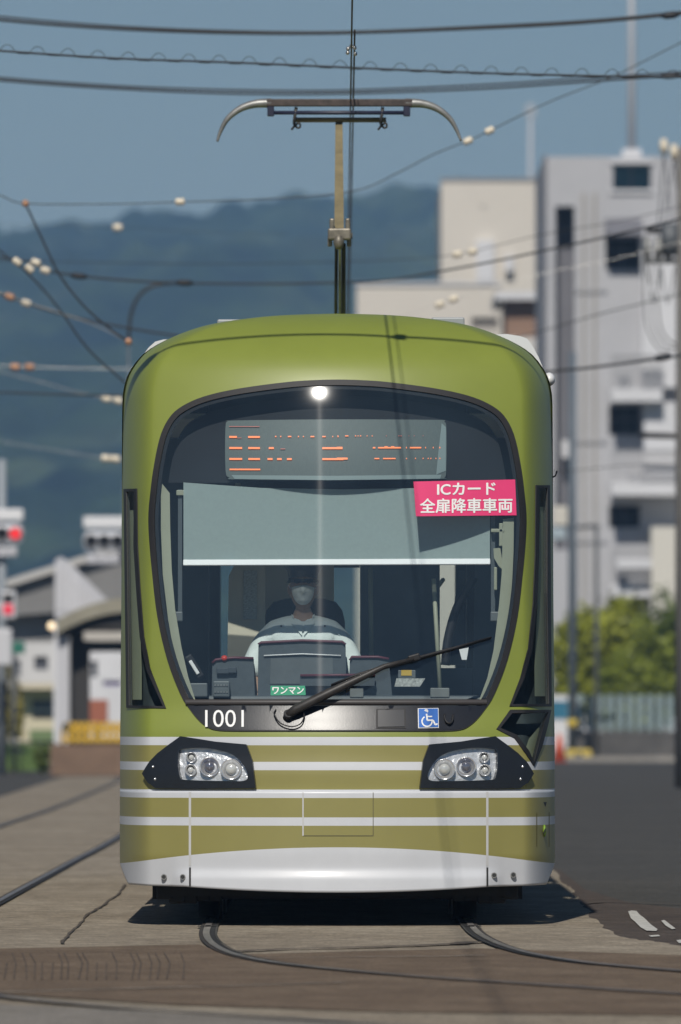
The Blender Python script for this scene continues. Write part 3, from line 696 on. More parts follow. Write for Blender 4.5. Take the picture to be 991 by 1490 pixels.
# ---- inside: header, display, blind, posts
top_in = [p for p in inset(WIN, 8) if p[1] < 703]
top_in = sorted([p for p in top_in if p[0] < MX], key=lambda p: -p[1]) + sorted([p for p in top_in if p[0] >= MX], key=lambda p: p[1])
surf_mesh('header_panel', top_in, [], mat('header_black', (.006, .007, .01), .8), tram, -.14, 0)
DISP = smooth_px([(320, 612), (324, 604), (334, 602), (480, 600), (640, 601), (654, 604), (657.5, 615), (657.5, 678), (654, 688), (644, 690), (480, 692), (336, 691), (326, 688), (320, 678)], 3)
dp = surf_mesh('destination_display', DISP, [], M_SCREEN, tram, -.115, .0); dp['label'] = 'orange LED destination display behind the top of the windscreen'
surf_mesh('display_lip', [(329, 684.5), (480, 685.5), (650, 684), (648, 690), (480, 692), (334, 690.5)], [], M_SCREEN2, dp, -.112)
surf_mesh('display_lip', [(650, 606), (656.5, 612), (656.5, 678), (642, 684), (645, 650)], [], M_SCREEN2, dp, -.1115)
bL, bD = 'lit', 'dim'
def led(x0, x1, y, h, m):
    n = max(1, int((x1 - x0) / 12))
    b_ = MB(); b_.grid([[f3(x0 + (x1 - x0) * k / n, y + o_ * h / 2, -.108) for k in range(n + 1)] for o_ in (-1, 1)], False)
    b_.build('lit_segment' if m is bL else 'dim_segment', M_LED if m is bL else M_LEDDIM, dp, normals=False)
def c4(x): return 300 + x / 4.955
def c5(x): return 490 + x / 4.955
def cy_(y): return 580 + y / 4.955
led(c4(130), c4(358), cy_(155), 1.1, bD)
for a, c in ((130, 188), (272, 361)): led(c4(a), c4(c), cy_(231), 2.8, bL)
led(c4(190), c4(222), cy_(238), 1, bD)
for a, c in ((475, 485), (514, 522), (572, 598), (648, 656), (686, 693), (743, 772), (832, 857), (908, 914), (948, 955)): led(c4(a), c4(c), cy_(227), 1.9, bL)
for a, c in ((130, 227), (273, 361), (428, 466), (832, 985)): led(c4(a), c4(c), cy_(313), 3, bL)
led(c4(516), c4(552), cy_(319), 1.4, bD)
for a, c in ((130, 227), (273, 361), (418, 456), (490, 525), (565, 601), (832, 991)): led(c4(a), c4(c), cy_(396), 3, bL)
led(c4(132), c4(363), cy_(477), 2.4, bL)
for a, c in ((5, 12), (63, 88), (138, 146), (158, 164), (176, 184), (227, 232), (265, 271), (372, 377), (465, 472), (476, 482), (486, 492), (543, 547), (583, 587), (650, 654)): led(c5(a), c5(c), cy_(222), 1.6, bL if a < 300 else bD)
for a, c in ((0, 43), (273, 292), (312, 485), (524, 530), (553, 638), (668, 674), (726, 732), (774, 782)): led(c5(a), c5(c), cy_(310), 2.2 if a else 3, bL)
for a, c in ((360, 385), (410, 435)): led(c5(a), c5(c), cy_(304), 2, bL)
for a, c in ((0, 82), (285, 322), (350, 445), (524, 530), (592, 598), (650, 656), (688, 694), (708, 714), (746, 752), (776, 782)): led(c5(a), c5(c), cy_(392), 1.9 if a else 3, bL)
def tl(px, py, y): v = at(px, py, D0 + y); return Vector((v.x - TX, y, v.z))
def panel(name, P, y, m, par=tram, th=.012):
    b_ = MB(); b_.prism([tl(*p, y) for p in P], (0, th, 0)); return b_.build(name, m, par)
bl = panel('sun_blind', [(267, 702), (380, 710), (500, 712), (620, 710), (713, 704), (713, 816), (267, 816)], .575, M_BLIND, th=.004)
bl['label'] = 'grey green roller blind drawn half way down behind the glass'
b = MB(); p0 = tl(266.5, 818.8, .57); p1 = tl(713.5, 817.2, .57); b.box((p0 + p1) / 2, ((p1 - p0).length, .012, .04), .004, Matrix.Rotation(-math.atan2(p1.z - p0.z, p1.x - p0.x), 3, 'Y') @ Matrix.Rotation(R(-34), 3, 'X')); b.build('blind_bar', M_BAR, bl)
for xx, mm in ((262, 1), (717.5, -1)):
    b = MB(); b.bx(tl(xx - 3, 0, .6).x, tl(xx + 3, 0, .6).x, .6, .63, tl(0, 905, .6).z, tl(0, 712, .6).z); rl = b.build('blind_rail', M_DASH, bl)
    c = tl(xx - 7 * mm, 897, .585); b = MB(); b.box(c, (.085, .03, .055), .006); b.build('rail_bracket', M_DASH2, bl)
    c = tl(xx + 1 * mm, 717, .59); b = MB(); b.box(c, (.05, .02, .03), .004); b.build('rail_bracket', M_CREAM, bl)
PL = [(231, 700), (244, 716), (244.7, 768), (247, 830), (252, 886), (261, 939), (271, 983), (282, 1018), (272, 1018), (262, 993), (253, 965), (241.6, 900), (233.7, 834), (231, 768)]
surf_mesh('window_post', PL, [], M_CREAM, tram, -.03, 0)
PR = [(735, 754), (751, 752), (750.5, 800), (749, 834), (746, 880), (740, 920), (733, 950), (720, 985), (707, 1018), (699.5, 1018), (712, 985), (721, 945), (729, 880), (733, 834)]
surf_mesh('window_post', PR, [], M_CREAM, tram, -.03, 0)
b = MB(); b.box(tl(724, 772, .56), (.075, .03, .02), .004); b.box(tl(729, 778, .56), (.022, .03, .13), .004); b.prism([tl(718, 798, .56), tl(728, 797, .56), tl(733, 830, .56), tl(726, 824, .56), tl(719, 812, .56)], (0, .02, 0)); b.box(tl(721, 842, .56), (.018, .03, .13), .004)
b.build('mirror_bracket', M_CREAM, tram)
# dashboard
dash = MB()
dash.bx(-1.05, 1.05, .62, 1.0, .5, tl(0, 1012, .7).z, .02)
dk = dash.build('dashboard', M_DASH, tram); dk['label'] = 'dark dashboard with instrument hoods'
def hood(P, y, dy, m, nm, edge=True):
    b_ = MB(); pts = [tl(*p, y) for p in P]; b_.prism(pts, (0, dy, 0)); o_ = b_.build(nm, m, dk)
    if edge:
        b_ = MB(); q = [tl(p[0], p[1] - 1, y - .006) for p in P if p[1] < min(a[1] for a in P) + 9]; b_.tube(sorted(q, key=lambda v: v.x), .009, 6); b_.build('hood_edge', M_MAROON, dk)
    return o_
hood([(375, 1016), (376, 939), (380, 936), (440, 933), (498, 935), (503, 939), (504, 1016)], .66, .2, M_DASH, 'instrument_hood')
b = MB(); b.prism([tl(393, 995, .655), tl(394, 958, .655), tl(484, 957, .655), tl(485, 995, .655)], (0, .004, 0)); b.build('instrument_screen', M_DASH2, dk)
b = MB(); b.tube([tl(384, 954, .65), tl(440, 951.5, .65), tl(496, 954, .65)], .004, 6); b.build('screen_trim', M_BAR, dk)
hood([(308, 1016), (309, 966), (314, 961), (340, 958), (369, 959), (371, 1016)], .68, .2, M_DASH, 'instrument_hood')
hood([(508, 1016), (509, 962), (512, 957), (550, 957), (566, 960), (571, 1016)], .68, .2, M_DASH, 'instrument_hood')
hood([(436, 998), (437, 984), (546, 983), (545, 998)], .6, .05, M_DASH, 'ticket_shelf')
b = MB(); b.box(tl(324, 976, .66), (.07, .02, .035), .005); b.box(tl(338, 975, .66), (.05, .02, .035), .005); b.build('dash_clip', M_DARK, dk)
b = MB(); b.sphere(tl(326.5, 958, .68), (.02, .02, .018), 12, 8); b.build('red_button', mat('red_knob', (.6, .05, .03), .4), dk)
b = MB(); b.bx(tl(276, 0, .55).x, tl(302, 0, .55).x, .55, .7, tl(0, 1014, .55).z, tl(0, 994, .55).z, .006); b.bx(tl(310, 0, .55).x, tl(334, 0, .55).x, .55, .7, tl(0, 1014, .55).z, tl(0, 991, .55).z, .006); b.build('switch_box', M_DASH2, dk)
b = MB()
for k in range(5): b.bx(tl(312 + k * 4.3, 0, .545).x, tl(314.5 + k * 4.3, 0, .545).x, .543, .55, tl(0, 1008, .55).z, tl(0, 1006, .55).z); b.bx(tl(312 + k * 4.3, 0, .545).x, tl(314.5 + k * 4.3, 0, .545).x, .543, .55, tl(0, 998, .55).z, tl(0, 996, .55).z)
b.build('switch_row', M_STEEL, dk)
b = MB(); b.box(tl(283, 970, .56), (.045, .03, .15), .01, Matrix.Rotation(R(-32), 3, 'Y')); hs = b.build('handset', M_RUB, dk)
b = MB(); b.box(tl(282.5, 971, .54), (.02, .01, .09), .004, Matrix.Rotation(R(-32), 3, 'Y')); b.build('handset_face', M_BAR, dk)
b = MB(); b.box(tl(592, 981, .72), (.1, .01, .045), .003); sm = b.build('dash_card', M_DASH2, dk)
b = MB(); b.box(tl(591.5, 979, .712), (.06, .004, .032)); b.build('yellow_label', mat('yellow_label', (.6, .4, .06), .6), dk)
b = MB(); b.prism([tl(574, 999, .7), tl(577, 987, .7), tl(619, 987, .7), tl(611, 999, .7)], (0, .006, 0)); b.build('paper_strip', mat('paper', (.45, .46, .43), .7, noise_s=60, noise_a=.5), dk)
for px, wpx in ((519, 20), (640, 28)):
    b = MB(); b.box(tl(px, 1008, .64), (wpx / 256, .05, .055), .005); b.build('switch_box', mat('pale_box', (.2, .21, .2), .6), dk)
b = MB(); b.tube([tl(641, 1016, .75), tl(631, 842, .78)], .013, 8); b.tube([tl(540, 962, 1.5), tl(539, 826, 1.5)], .014, 8); b.build('grab_pole', M_CREAM, tram)
b = MB(); b.tube(catmull([tl(648, 968, .9), tl(652, 930, .9), tl(665, 885, .9), tl(690, 840, .9)], 6), .026, 8); b.build('door_rail', M_RUB, tram)
# cab back wall and saloon
panel('partition', [(380, 1010), (372, 780), (486, 780), (486, 1010)], 2.15, M_BEIGE, th=.03)
for P in ([(524, 1015), (524, 770), (640, 770), (640, 1015)], [(688, 1015), (692, 770), (745, 770), (745, 1015)], [(486, 1015), (486, 962), (523.5, 962), (523.5, 1015)], [(640.5, 1015), (640.5, 972), (687.5, 972), (687.5, 1015)], [(486, 826), (486, 770), (523.5, 770), (523.5, 826)], [(640.5, 822), (640.5, 770), (690, 770), (690, 822)]):
    panel('added_bulkhead', P, 2.3, M_BULK, th=.03)  # dark panels added to block most of the bright view through the saloon
panel('equipment_cabinet', [(330, 1010), (333, 838), (352, 800), (386, 800), (386, 1010)], 1.42, mat('cabinet_beige', (.7, .64, .5), .6, noise_s=5, noise_a=.06), th=.1)
panel('wall_poster', [(354, 901), (355, 830), (374, 830), (374, 901)], 1.40, mat('poster', (.5, .52, .48), .7, noise_s=70, noise_a=.5, stretch=(1, 1, 2.2)), th=.005)
ca = panel('calendar', [(337, 940), (337, 921), (357, 920), (357, 939)], 1.6, mat('calendar', (.7, .7, .68), .7, noise_s=90, noise_a=.25), th=.004)
panel('calendar_head', [(337, 927), (337, 921), (357, 920), (357, 926)], 1.595, mat('calendar_red', (.55, .06, .08), .7), th=.003)
panel('door_frame', [(648, 968), (668, 830), (676, 830), (676, 968)], 2.28, M_DARK, th=.01)
panel('hanging_tag', [(668, 945), (682, 942), (679, 960), (672, 960)], .9, M_BAR, th=.004)
# seat
b = MB(); c = tl(443, 925, 1.62); P = []
b.prism([tl(385 + 0, 1000, 1.55), tl(384, 905, 1.55), tl(388, 888, 1.55), tl(398, 876, 1.55), tl(415, 871, 1.55), tl(443, 870, 1.55), tl(472, 871, 1.55), tl(489, 876, 1.55), tl(498, 888, 1.55), tl(502, 905, 1.55), tl(501, 1000, 1.55)], (0, .14, 0))
b.box((c.x, 1.3, 1.02), (.5, .5, .12), .04); b.box((c.x, 1.35, .75), (.2, .25, .5), .03)
b.build('driver_seat', mat('seat_fabric', (.03, .03, .032), .9, noise_s=80, noise_a=.3), tram)
# ---- body sections behind the front
VV = [ZB + (VMAX - ZB) * k / 70 for k in range(71)]
def section(y0, y1, nm, front=None):
    b_ = MB()
    OUT = [(wv(v), zv(v)) for v in VV]; prof = [(x, z) for x, z in OUT] + [(-x, z) for x, z in OUT[::-1][1:]]
    wins = [(y0 + .15 + k * 1.4, y0 + 1.4 + k * 1.4) for k in range(int((y1 - y0 - .2) / 1.4))]
    cuts = sorted({y0, y1, *[a for q in wins for a in q]})
    for a, c in zip(cuts[:-1], cuts[1:]):
        isw = any(abs(a - q[0]) < 1e-6 for q in wins)
        for i in range(len(prof) - 1):
            (x0, z0), (x1, z1) = prof[i], prof[i + 1]; zm = (z0 + z1) / 2
            if isw and 1.25 < zm < 2.5 and abs(x0) > 1.2: continue
            f = b_.poly([(x0, a if front is None or a != y0 else S(x0, z0) - .002, z0), (x1, a if front is None or a != y0 else S(x1, min(z1, 3.499)) - .002, z1), (x1, c, z1), (x0, c, z0)])
            if f: f.smooth = True
    for sx in (1, -1): b_.poly([(sx * 1.249, y0, .32), (sx * 1.25, y0, ZB), (sx * 1.25, y1, ZB), (sx * 1.249, y1, .32)])
    sec = b_.build(nm, M_PAINT, tram, merge=1e-4)
    b_ = MB()
    for a, c in wins:
        for sx in (1, -1): b_.poly([(sx * 1.235, a, 1.22), (sx * 1.235, c, 1.22), (sx * 1.235, c, 2.53), (sx * 1.235, a, 2.53)])
    b_.build('side_glazing', M_SGLASS, sec)
    b_ = MB(); b_.bx(-1.2, 1.2, y0 + .05, y1, .3, .345); b_.build('saloon_floor', M_BEIGE, sec)
    b_ = MB(); b_.bx(-1.1, 1.1, y0 + .3, y1, 2.9, 2.93); b_.build('saloon_ceiling', M_WHITE, sec)
    return sec
section(1.31, 5.9, 'front_section', True); section(6.5, 12.2, 'middle_section'); section(12.8, 18.4, 'rear_section')
b = MB()
for y in (5.9, 12.2):
    b.bx(-1.12, -.8, y - .02, y + .62, .35, 3.3); b.bx(.8, 1.12, y - .02, y + .62, .35, 3.3); b.bx(-.798, .798, y - .018, y + .618, 2.3, 3.298); b.bx(-.798, .798, y - .018, y + .618, .25, .36)
b.build('bellows', M_RUB, tram)
b = MB(); b.bx(-1.24, -.98, 18.38, 18.42, .3, 3.1); b.bx(.98, 1.24, 18.38, 18.42, .3, 3.1); b.bx(-.978, .978, 18.382, 18.418, .3, 1.15); b.bx(-.978, .978, 18.382, 18.418, 2.5, 3.1); re_ = b.build('rear_end', M_PAINT, tram)
b = MB(); b.poly([(-.98, 18.4, 1.15), (.98, 18.4, 1.15), (.98, 18.4, 2.5), (-.98, 18.4, 2.5)]); b.build('rear_window', M_SGLASS, re_)
b = MB()
for x, y in ((-.6, 4.2), (.5, 4.8), (-.45, 7.8), (.55, 8.8), (-.6, 10.6), (.6, 13.6), (-.5, 15.4), (.45, 16.8)): b.tube([(x, y, .345), (x, y, 2.9)], .017, 8)
for x in (-.62, .62): b.tube([(x, 2.6, 1.98), (x, 5.7, 1.98)], .014, 6); b.tube([(x, 6.7, 1.98), (x, 12, 1.98)], .014, 6)
gp_ = b.build('saloon_pole', M_CREAM, tram); gp_['kind'] = 'stuff'
# roof fairings and boxes
white_f = mat('roof_fairing', (.68, .69, .72), .45, noise_s=4, noise_a=.05)
def fairing(P, y0, y1, m):
    b_ = MB(); pts = [(at(px, py, D0 + y0)) for px, py in P]; b_.prism([(p.x - TX, y0, p.z) for p in pts], (0, y1 - y0, 0)); return b_.build('roof_fairing', m, tram)
fairing([(715, 505), (720, 486.5), (738, 486), (757, 489), (767, 492.5), (776, 505), (784, 520), (790, 535), (788, 560), (740, 560)], 2.5, 5.8, white_f)
fairing([(266, 505), (254, 493), (238, 494), (226, 497), (216, 506), (206, 520), (198, 535), (199, 560), (240, 560)], 2.5, 5.8, white_f)
b = MB()
for x0, x1, yt in ((316, 352, 464.5), (628, 676, 461.5)):
    a, c = at(x0, yt, D0 + 3.2), at(x1, yt, D0 + 3.2); b.bx(a.x - TX, c.x - TX, 3.2, 5.2, 3.2, a.z, .01)
b.build('roof_box', mat('roof_box_grey', (.3, .32, .34), .5), tram)
b = MB(); c = at(799, 552, D0 + 2.0); b.sphere((c.x - TX, 2.0, c.z), (.035, .06, .04), 16, 10); b.build('marker_lamp', M_WHITE, tram)
b = MB(); c = at(803, 695, D0 + 1.9); b.tube([(c.x - TX, 1.9, c.z), (c.x - TX + .02, 1.9, c.z + .01), (c.x - TX + .03, 1.9, c.z + .04)], .005, 6); b.build('door_hook', M_RUB, tram)
# under the floor
b = MB()
b.bx(-1.05, 1.05, .5, 18, .14, .34); b.bx(-.98, .98, .34, .55, .16, .4)
random.seed(3)
for sx in (-1, 1):
    for k in range(5): b.box((sx * (.98 - .07 * k), .42 + .02 * k, .19 - .012 * (k % 3)), (.09, .1, .1 + .02 * (k % 2)), .01)
b.build('underframe', mat('underframe_black', (.01, .01, .01), .8, noise_s=10, noise_a=.4), tram)
wm = mat('wheel_steel', (.08, .075, .07), .5, .6)
for y in (1.9, 3.7, 8.4, 10.2, 14.6, 16.4):
    for sx in (-.745, .745):
        b = MB(); b.tube([(sx - .06, y, .31), (sx + .06, y, .31)], .3, 32)
        wh = b.build('wheel', wm, tram); b = MB(); b.tube([(sx * .91 - .012, y, .31), (sx * .91 + .012, y, .31)], .322, 32); b.build('flange', wm, wh)
# pantograph
pan = tag(bpy.data.objects.new('pantograph', None), 'single arm pantograph raised to the contact wire'); del pan['label']; COL.objects.link(pan); pan.parent = tram; pan.location = (0, 10, 0)
def pp(px, py, y): v = at(px, py, D0 + y); return Vector((v.x - TX, y - 10, v.z))
b = MB(); b.tube(catmull([pp(316, 206, 10), pp(321, 191, 10), pp(331, 173, 10), pp(350, 158, 10), pp(372, 151, 10), pp(395, 150, 10)], 6), [.008 + .0008 * k for k in range(31)], 8); b.build('horn', M_ALU, pan); b = MB()
b.tube(catmull([pp(671, 205, 10), pp(664, 188, 10), pp(654, 172, 10), pp(636, 158, 10), pp(615, 151, 10), pp(590, 150, 10)], 6), [.008 + .0008 * k for k in range(31)], 8); b.build('horn', M_ALU, pan)
b = MB(); a, c = pp(388, 150, 10), pp(600, 150, 10); b.bx(a.x, c.x, -.03, .03, a.z - .022, a.z + .026, .006); b.build('collector_strip', M_CARBON, pan)
b = MB(); a, c = pp(390, 164, 10), pp(597, 164, 10); b.tube([a, c], .013, 8); b.box(pp(394, 161, 10), (.045, .05, .075), .006); b.box(pp(592, 161, 10), (.045, .05, .075), .006); b.build('spring_bar', M_BLUEBAR, pan)
b = MB(); a, c = pp(428, 174.5, 10.1), pp(562, 174.5, 10.1); b.tube([a, c], .017, 10); b.build('cross_tube', M_TAN, pan)
b = MB()
for px in (429, 555):
    b.tube([pp(px + 2, 156, 10), pp(px, 170, 10), pp(px - 1, 180, 10)], .012, 6); b.tube(catmull([pp(px - 2, 180, 10.05), pp(px + 4, 186, 10.05), pp(px + 8, 184, 10.05), pp(px + 6, 179, 10.05), pp(px, 183, 10.05), pp(px - 5, 189, 10.05)], 4), .008, 6)
b.build('head_link', M_DSTEEL, pan)
me_pts = [pp(488, 177, 10.1), pp(498.5, 177, 10.1), pp(500.5, 332, 8.6), pp(486.5, 332, 8.6)]
b = MB(); b.prism(me_pts, (0, .06, .0)); b.build('upper_arm', M_TAN, pan)
b = MB(); b.box(pp(494, 341, 8.55), (.15, .12, .075), .012); b.box(pp(483, 333, 8.55), (.03, .1, .13), .008); b.box(pp(506, 333, 8.55), (.03, .1, .13), .008); b.tube([pp(478, 343, 8.6), pp(513, 343, 8.6)], .02, 10); b.sphere(pp(493, 352, 8.5), (.035, .04, .05), 12, 8); b.box(pp(480, 352, 8.6), (.03, .06, .06), .006); b.box(pp(508, 352, 8.6), (.03, .06, .06), .006)
b.build('knee_joint', mat('worn_knee', (.2, .18, .145), .5, .4, noise_s=20, noise_a=.4), pan)
b = MB(); b.tube([pp(489.5, 356, 8.6), pp(488.5, 470, 10.4)], .011, 8); b.tube([pp(500, 356, 8.6), pp(499.5, 470, 10.4)], .014, 8); b.build('lower_arm', M_DSTEEL, pan)
b = MB(); b.tube([pp(494.5, 356, 8.5), pp(494.5, 470, 10.3)], .009, 8); b.build('guide_rod', M_STEEL, pan)
b = MB(); b.bx(-.4, .4, -1.0, .2, 3.42, 3.5); b.build('mount_frame', M_DSTEEL, pan)

# ================================================================= THE DRIVER
DX, DY = tl(441, 0, 1.03).x + TX, 1.03
def skin_mesh(pts, edges, rad, name, m, parent=None, extra=None, voxel=.009, sub=2):
    me = bpy.data.meshes.new(name); me.from_pydata([Vector(p) for p in pts], edges, []); o_ = bpy.data.objects.new(name, me); COL.objects.link(o_)
    o_.modifiers.new('k', 'SKIN')
    for i, r_ in enumerate(rad):
        me.skin_vertices[0].data[i].radius = r_ if isinstance(r_, tuple) else (r_, r_)
    me.skin_vertices[0].data[0].use_root = True
    s_ = o_.modifiers.new('s', 'SUBSURF'); s_.levels = sub; s_.render_levels = sub
    bpy.context.view_layer.update()
    m2 = bpy.data.meshes.new_from_object(o_.evaluated_get(bpy.context.evaluated_depsgraph_get()))
    o_.modifiers.clear()
    bm_ = bmesh.new(); bm_.from_mesh(m2)
    if extra:
        t_ = MB(); t_.bm.free(); t_.bm = bm_; extra(t_)
    bm_.to_mesh(m2); bm_.free(); o_.data = m2
    if voxel:
        r_ = o_.modifiers.new('r', 'REMESH'); r_.mode = 'VOXEL'; r_.voxel_size = voxel; r_.use_smooth_shade = True
        sm_ = o_.modifiers.new('sm', 'SMOOTH'); sm_.factor = .5; sm_.iterations = 3
        bpy.context.view_layer.update()
        m3 = bpy.data.meshes.new_from_object(o_.evaluated_get(bpy.context.evaluated_depsgraph_get())); o_.modifiers.clear(); o_.data = m3
    o_.data.materials.clear(); o_.data.materials.append(m); o_.data.name = name
    for p in o_.data.polygons: p.use_smooth = True
    if parent: o_.parent = parent
    return o_
SKIN = mat('skin', (.42, .26, .18), .55, noise_s=30, noise_a=.08)
person = thing('person', 'tram driver in pale short sleeved shirt, dark peaked cap and white face mask', 'person', (DX, DY, 1.08))
HZc = .83                                                    # head centre above the seat
def head(t_):
    t_.sphere((0, -.01, HZc), (.076, .093, .118), 28, 20)
    t_.sphere((0, -.03, HZc - .06), (.058, .07, .062), 18, 12)
    t_.sphere((0, -.103, HZc - .012), (.014, .02, .024), 10, 8)
    for sx in (-1, 1):
        t_.sphere((sx * .079, .005, HZc - .005), (.012, .022, .034), 10, 8)
        t_.sphere((sx * .034, -.086, HZc + .032), (.022, .014, .008), 10, 6)
    # hands: palm, four fingers, thumb, closed on the controllers
    for sx, hx, hy, hz in ((-1, -.25, -.19, .20), (1, .25, -.19, .20)):
        t_.sphere((hx, hy, hz), (.042, .05, .02), 14, 10)
        for k in range(4):
            fxx = hx + (-.032 + .0215 * k); L = (.032, .038, .036, .027)[k]
            t_.tube([(fxx, hy - .03, hz + .004), (fxx, hy - .05 - L * .6, hz + .006), (fxx, hy - .06 - L, hz - .018), (fxx, hy - .05 - L, hz - .04)], [.0105, .0098, .0092, .008], 8)
        t_.tube([(hx - sx * .03, hy + .01, hz), (hx - sx * .058, hy - .02, hz - .005), (hx - sx * .062, hy - .05, hz - .018)], [.0125, .0115, .0095], 8)
pts = [(0, 0, .05), (0, .0, .25), (0, .01, .42), (0, .0, .55), (0, 0, .66), (0, -.005, .75),
       (-.15, .0, .575), (-.215, -.005, .53), (-.285, -.06, .33), (-.275, -.1, .25), (-.255, -.17, .205),
       (.15, .0, .575), (.215, -.005, .53), (.285, -.06, .33), (.275, -.1, .25), (.255, -.17, .205),
       (-.1, -.05, .03), (-.13, -.42, .04), (-.13, -.45, -.38), (-.13, -.56, -.42),
       (.1, -.05, .03), (.13, -.42, .04), (.13, -.45, -.38), (.13, -.56, -.42)]
edges = [(0, 1), (1, 2), (2, 3), (3, 4), (4, 5), (3, 6), (6, 7), (7, 8), (8, 9), (9, 10), (3, 11), (11, 12), (12, 13), (13, 14), (14, 15), (0, 16), (16, 17), (17, 18), (18, 19), (0, 20), (20, 21), (21, 22), (22, 23)]
rad = [(.15, .11), (.145, .1), (.16, .105), (.1, .09), .055, .052, .07, .06, .046, .04, .028, .07, .06, .046, .04, .028, .09, .066, .05, .04, .09, .066, .05, .04]
body = skin_mesh(pts, edges, rad, 'body', SKIN, person, head, .008)
SHIRT = mat('shirt_cotton', (.74, .8, .77), .8, noise_s=10, noise_a=.04, bump=.5, bump_s=14)
spts = [(0, 0, .02), (0, 0, .25), (0, .01, .43), (0, .0, .565), (-.16, .0, .575), (-.225, -.01, .515), (-.275, -.04, .40), (-.31, -.085, .31), (.16, .0, .575), (.225, -.01, .515), (.275, -.04, .40), (.31, -.085, .31), (0, -.004, .685)]
sedg = [(0, 1), (1, 2), (2, 3), (3, 4), (4, 5), (5, 6), (6, 7), (3, 8), (8, 9), (9, 10), (10, 11), (3, 12)]
shirt = skin_mesh(spts, sedg, [(.175, .13), (.17, .125), (.185, .13), (.12, .105), .085, .08, .078, .082, .085, .08, .078, .082, .078], 'shirt', SHIRT, person, None, .01)
from mathutils.bvhtree import BVHTree
def caster(o_):
    me = o_.data; return BVHTree.FromPolygons([v.co.copy() for v in me.vertices], [tuple(p.vertices) for p in me.polygons])
SB, BB = caster(shirt), caster(body)
def lay(tree, x, z, off, dflt=-.05):                         # a point laid on the front of the body or shirt
    h = tree.ray_cast(Vector((x, -1, z)), Vector((0, 1, 0)))[0]
    return Vector((x, (h.y if h else dflt) - off, z))
for sx in (-1, 1):
    b = MB(); b.grid([[lay(SB, sx * (.006 + .06 * t), .64 + .045 * t - .08 * u * (1 - .35 * t), .007 + .006 * u) for t in (0, .25, .5, .75, 1)] for u in (0, .35, .7, 1)]); b.build('collar', SHIRT, person)
    b = MB(); b.grid([[lay(SB, sx * (.11 + .1 * t), .632 - .05 * t * t - .022 * u, .006) for t in (0, .33, .66, 1)] for u in (0, 1)]); b.build('epaulette', SHIRT, person)
    b = MB(); b.sphere(lay(SB, sx * .125, .616, .008), (.006, .004, .006), 8, 6); b.build('epaulette_button', M_DARK, person)
    b = MB(); b.sphere(lay(BB, sx * .032, HZc + .034, -.004), (.013, .008, .007), 10, 6); b.build('eye', mat('eye_dark', (.03, .02, .018), .2), person)
b = MB(); b.grid([[lay(SB, -.014 + .028 * t, .54 - .3 * u, .004) for t in (0, 1)] for u in [k / 10 for k in range(11)]]); b.build('button_placket', SHIRT, person)
for z in (.515, .43): b = MB(); b.sphere(lay(SB, 0, z, .006), (.007, .004, .007), 8, 6); b.build('button', M_DARK, person)
b = MB(); P = []
for j in range(15):
    u = j / 14; z = HZc + .018 - .112 * u; hw = .066 * (1 - .1 * u - .42 * u ** 3); row = []
    for i in range(19):
        t = -1 + i / 9; zz_ = z - .012 * t * t * (1 - u) + .01 * t * t * u
        q = lay(BB, t * hw, zz_, 0, -.02); q.y = min(q.y, -.03) - .006 - .02 * (1 - t * t) * math.sin(math.pi * min(1, .15 + u * .8)) - .0015 * math.sin(u * 26) * (1 - t * t)
        row.append(q)
    P.append(row)
b.grid(P); b.build('face_mask', mat('mask_cloth', (.72, .74, .7), .9, noise_s=25, noise_a=.05), person)
b = MB()
for sx in (-1, 1): b.tube([(sx * .07, -.06, HZc), (sx * .084, -.0, HZc + .02)], .002, 5)
b.build('mask_strap', M_BAR, person)
CAPM = mat('cap_navy', (.012, .014, .02), .45, coat=.3)
b = MB(); prof = [(.088, .055), (.091, .085), (.1, .105), (.118, .13), (.113, .142), (.08, .155), (.03, .162), (.0005, .163)]
b.grid([[(r_ * .95 * math.cos(2 * math.pi * k / 32), -.005 + r_ * 1.1 * math.sin(2 * math.pi * k / 32) , HZc + z_ + .012 * -math.sin(2 * math.pi * k / 32)) for k in range(33)] for r_, z_ in prof])
cap = b.build('cap', CAPM, person, merge=1e-5)
b = MB(); P = []
for j in range(5):
    P.append([(math.sin(R(a)) * (.086 + .004 * j), -.012 - math.cos(R(a)) * (.098 + .0105 * j * math.cos(R(a * .9))), HZc + .057 - .006 * j) for a in range(-70, 71, 7)])
b.grid(P); b.build('cap_visor', mat('visor_gloss', (.01, .01, .012), .15, coat=1), cap)
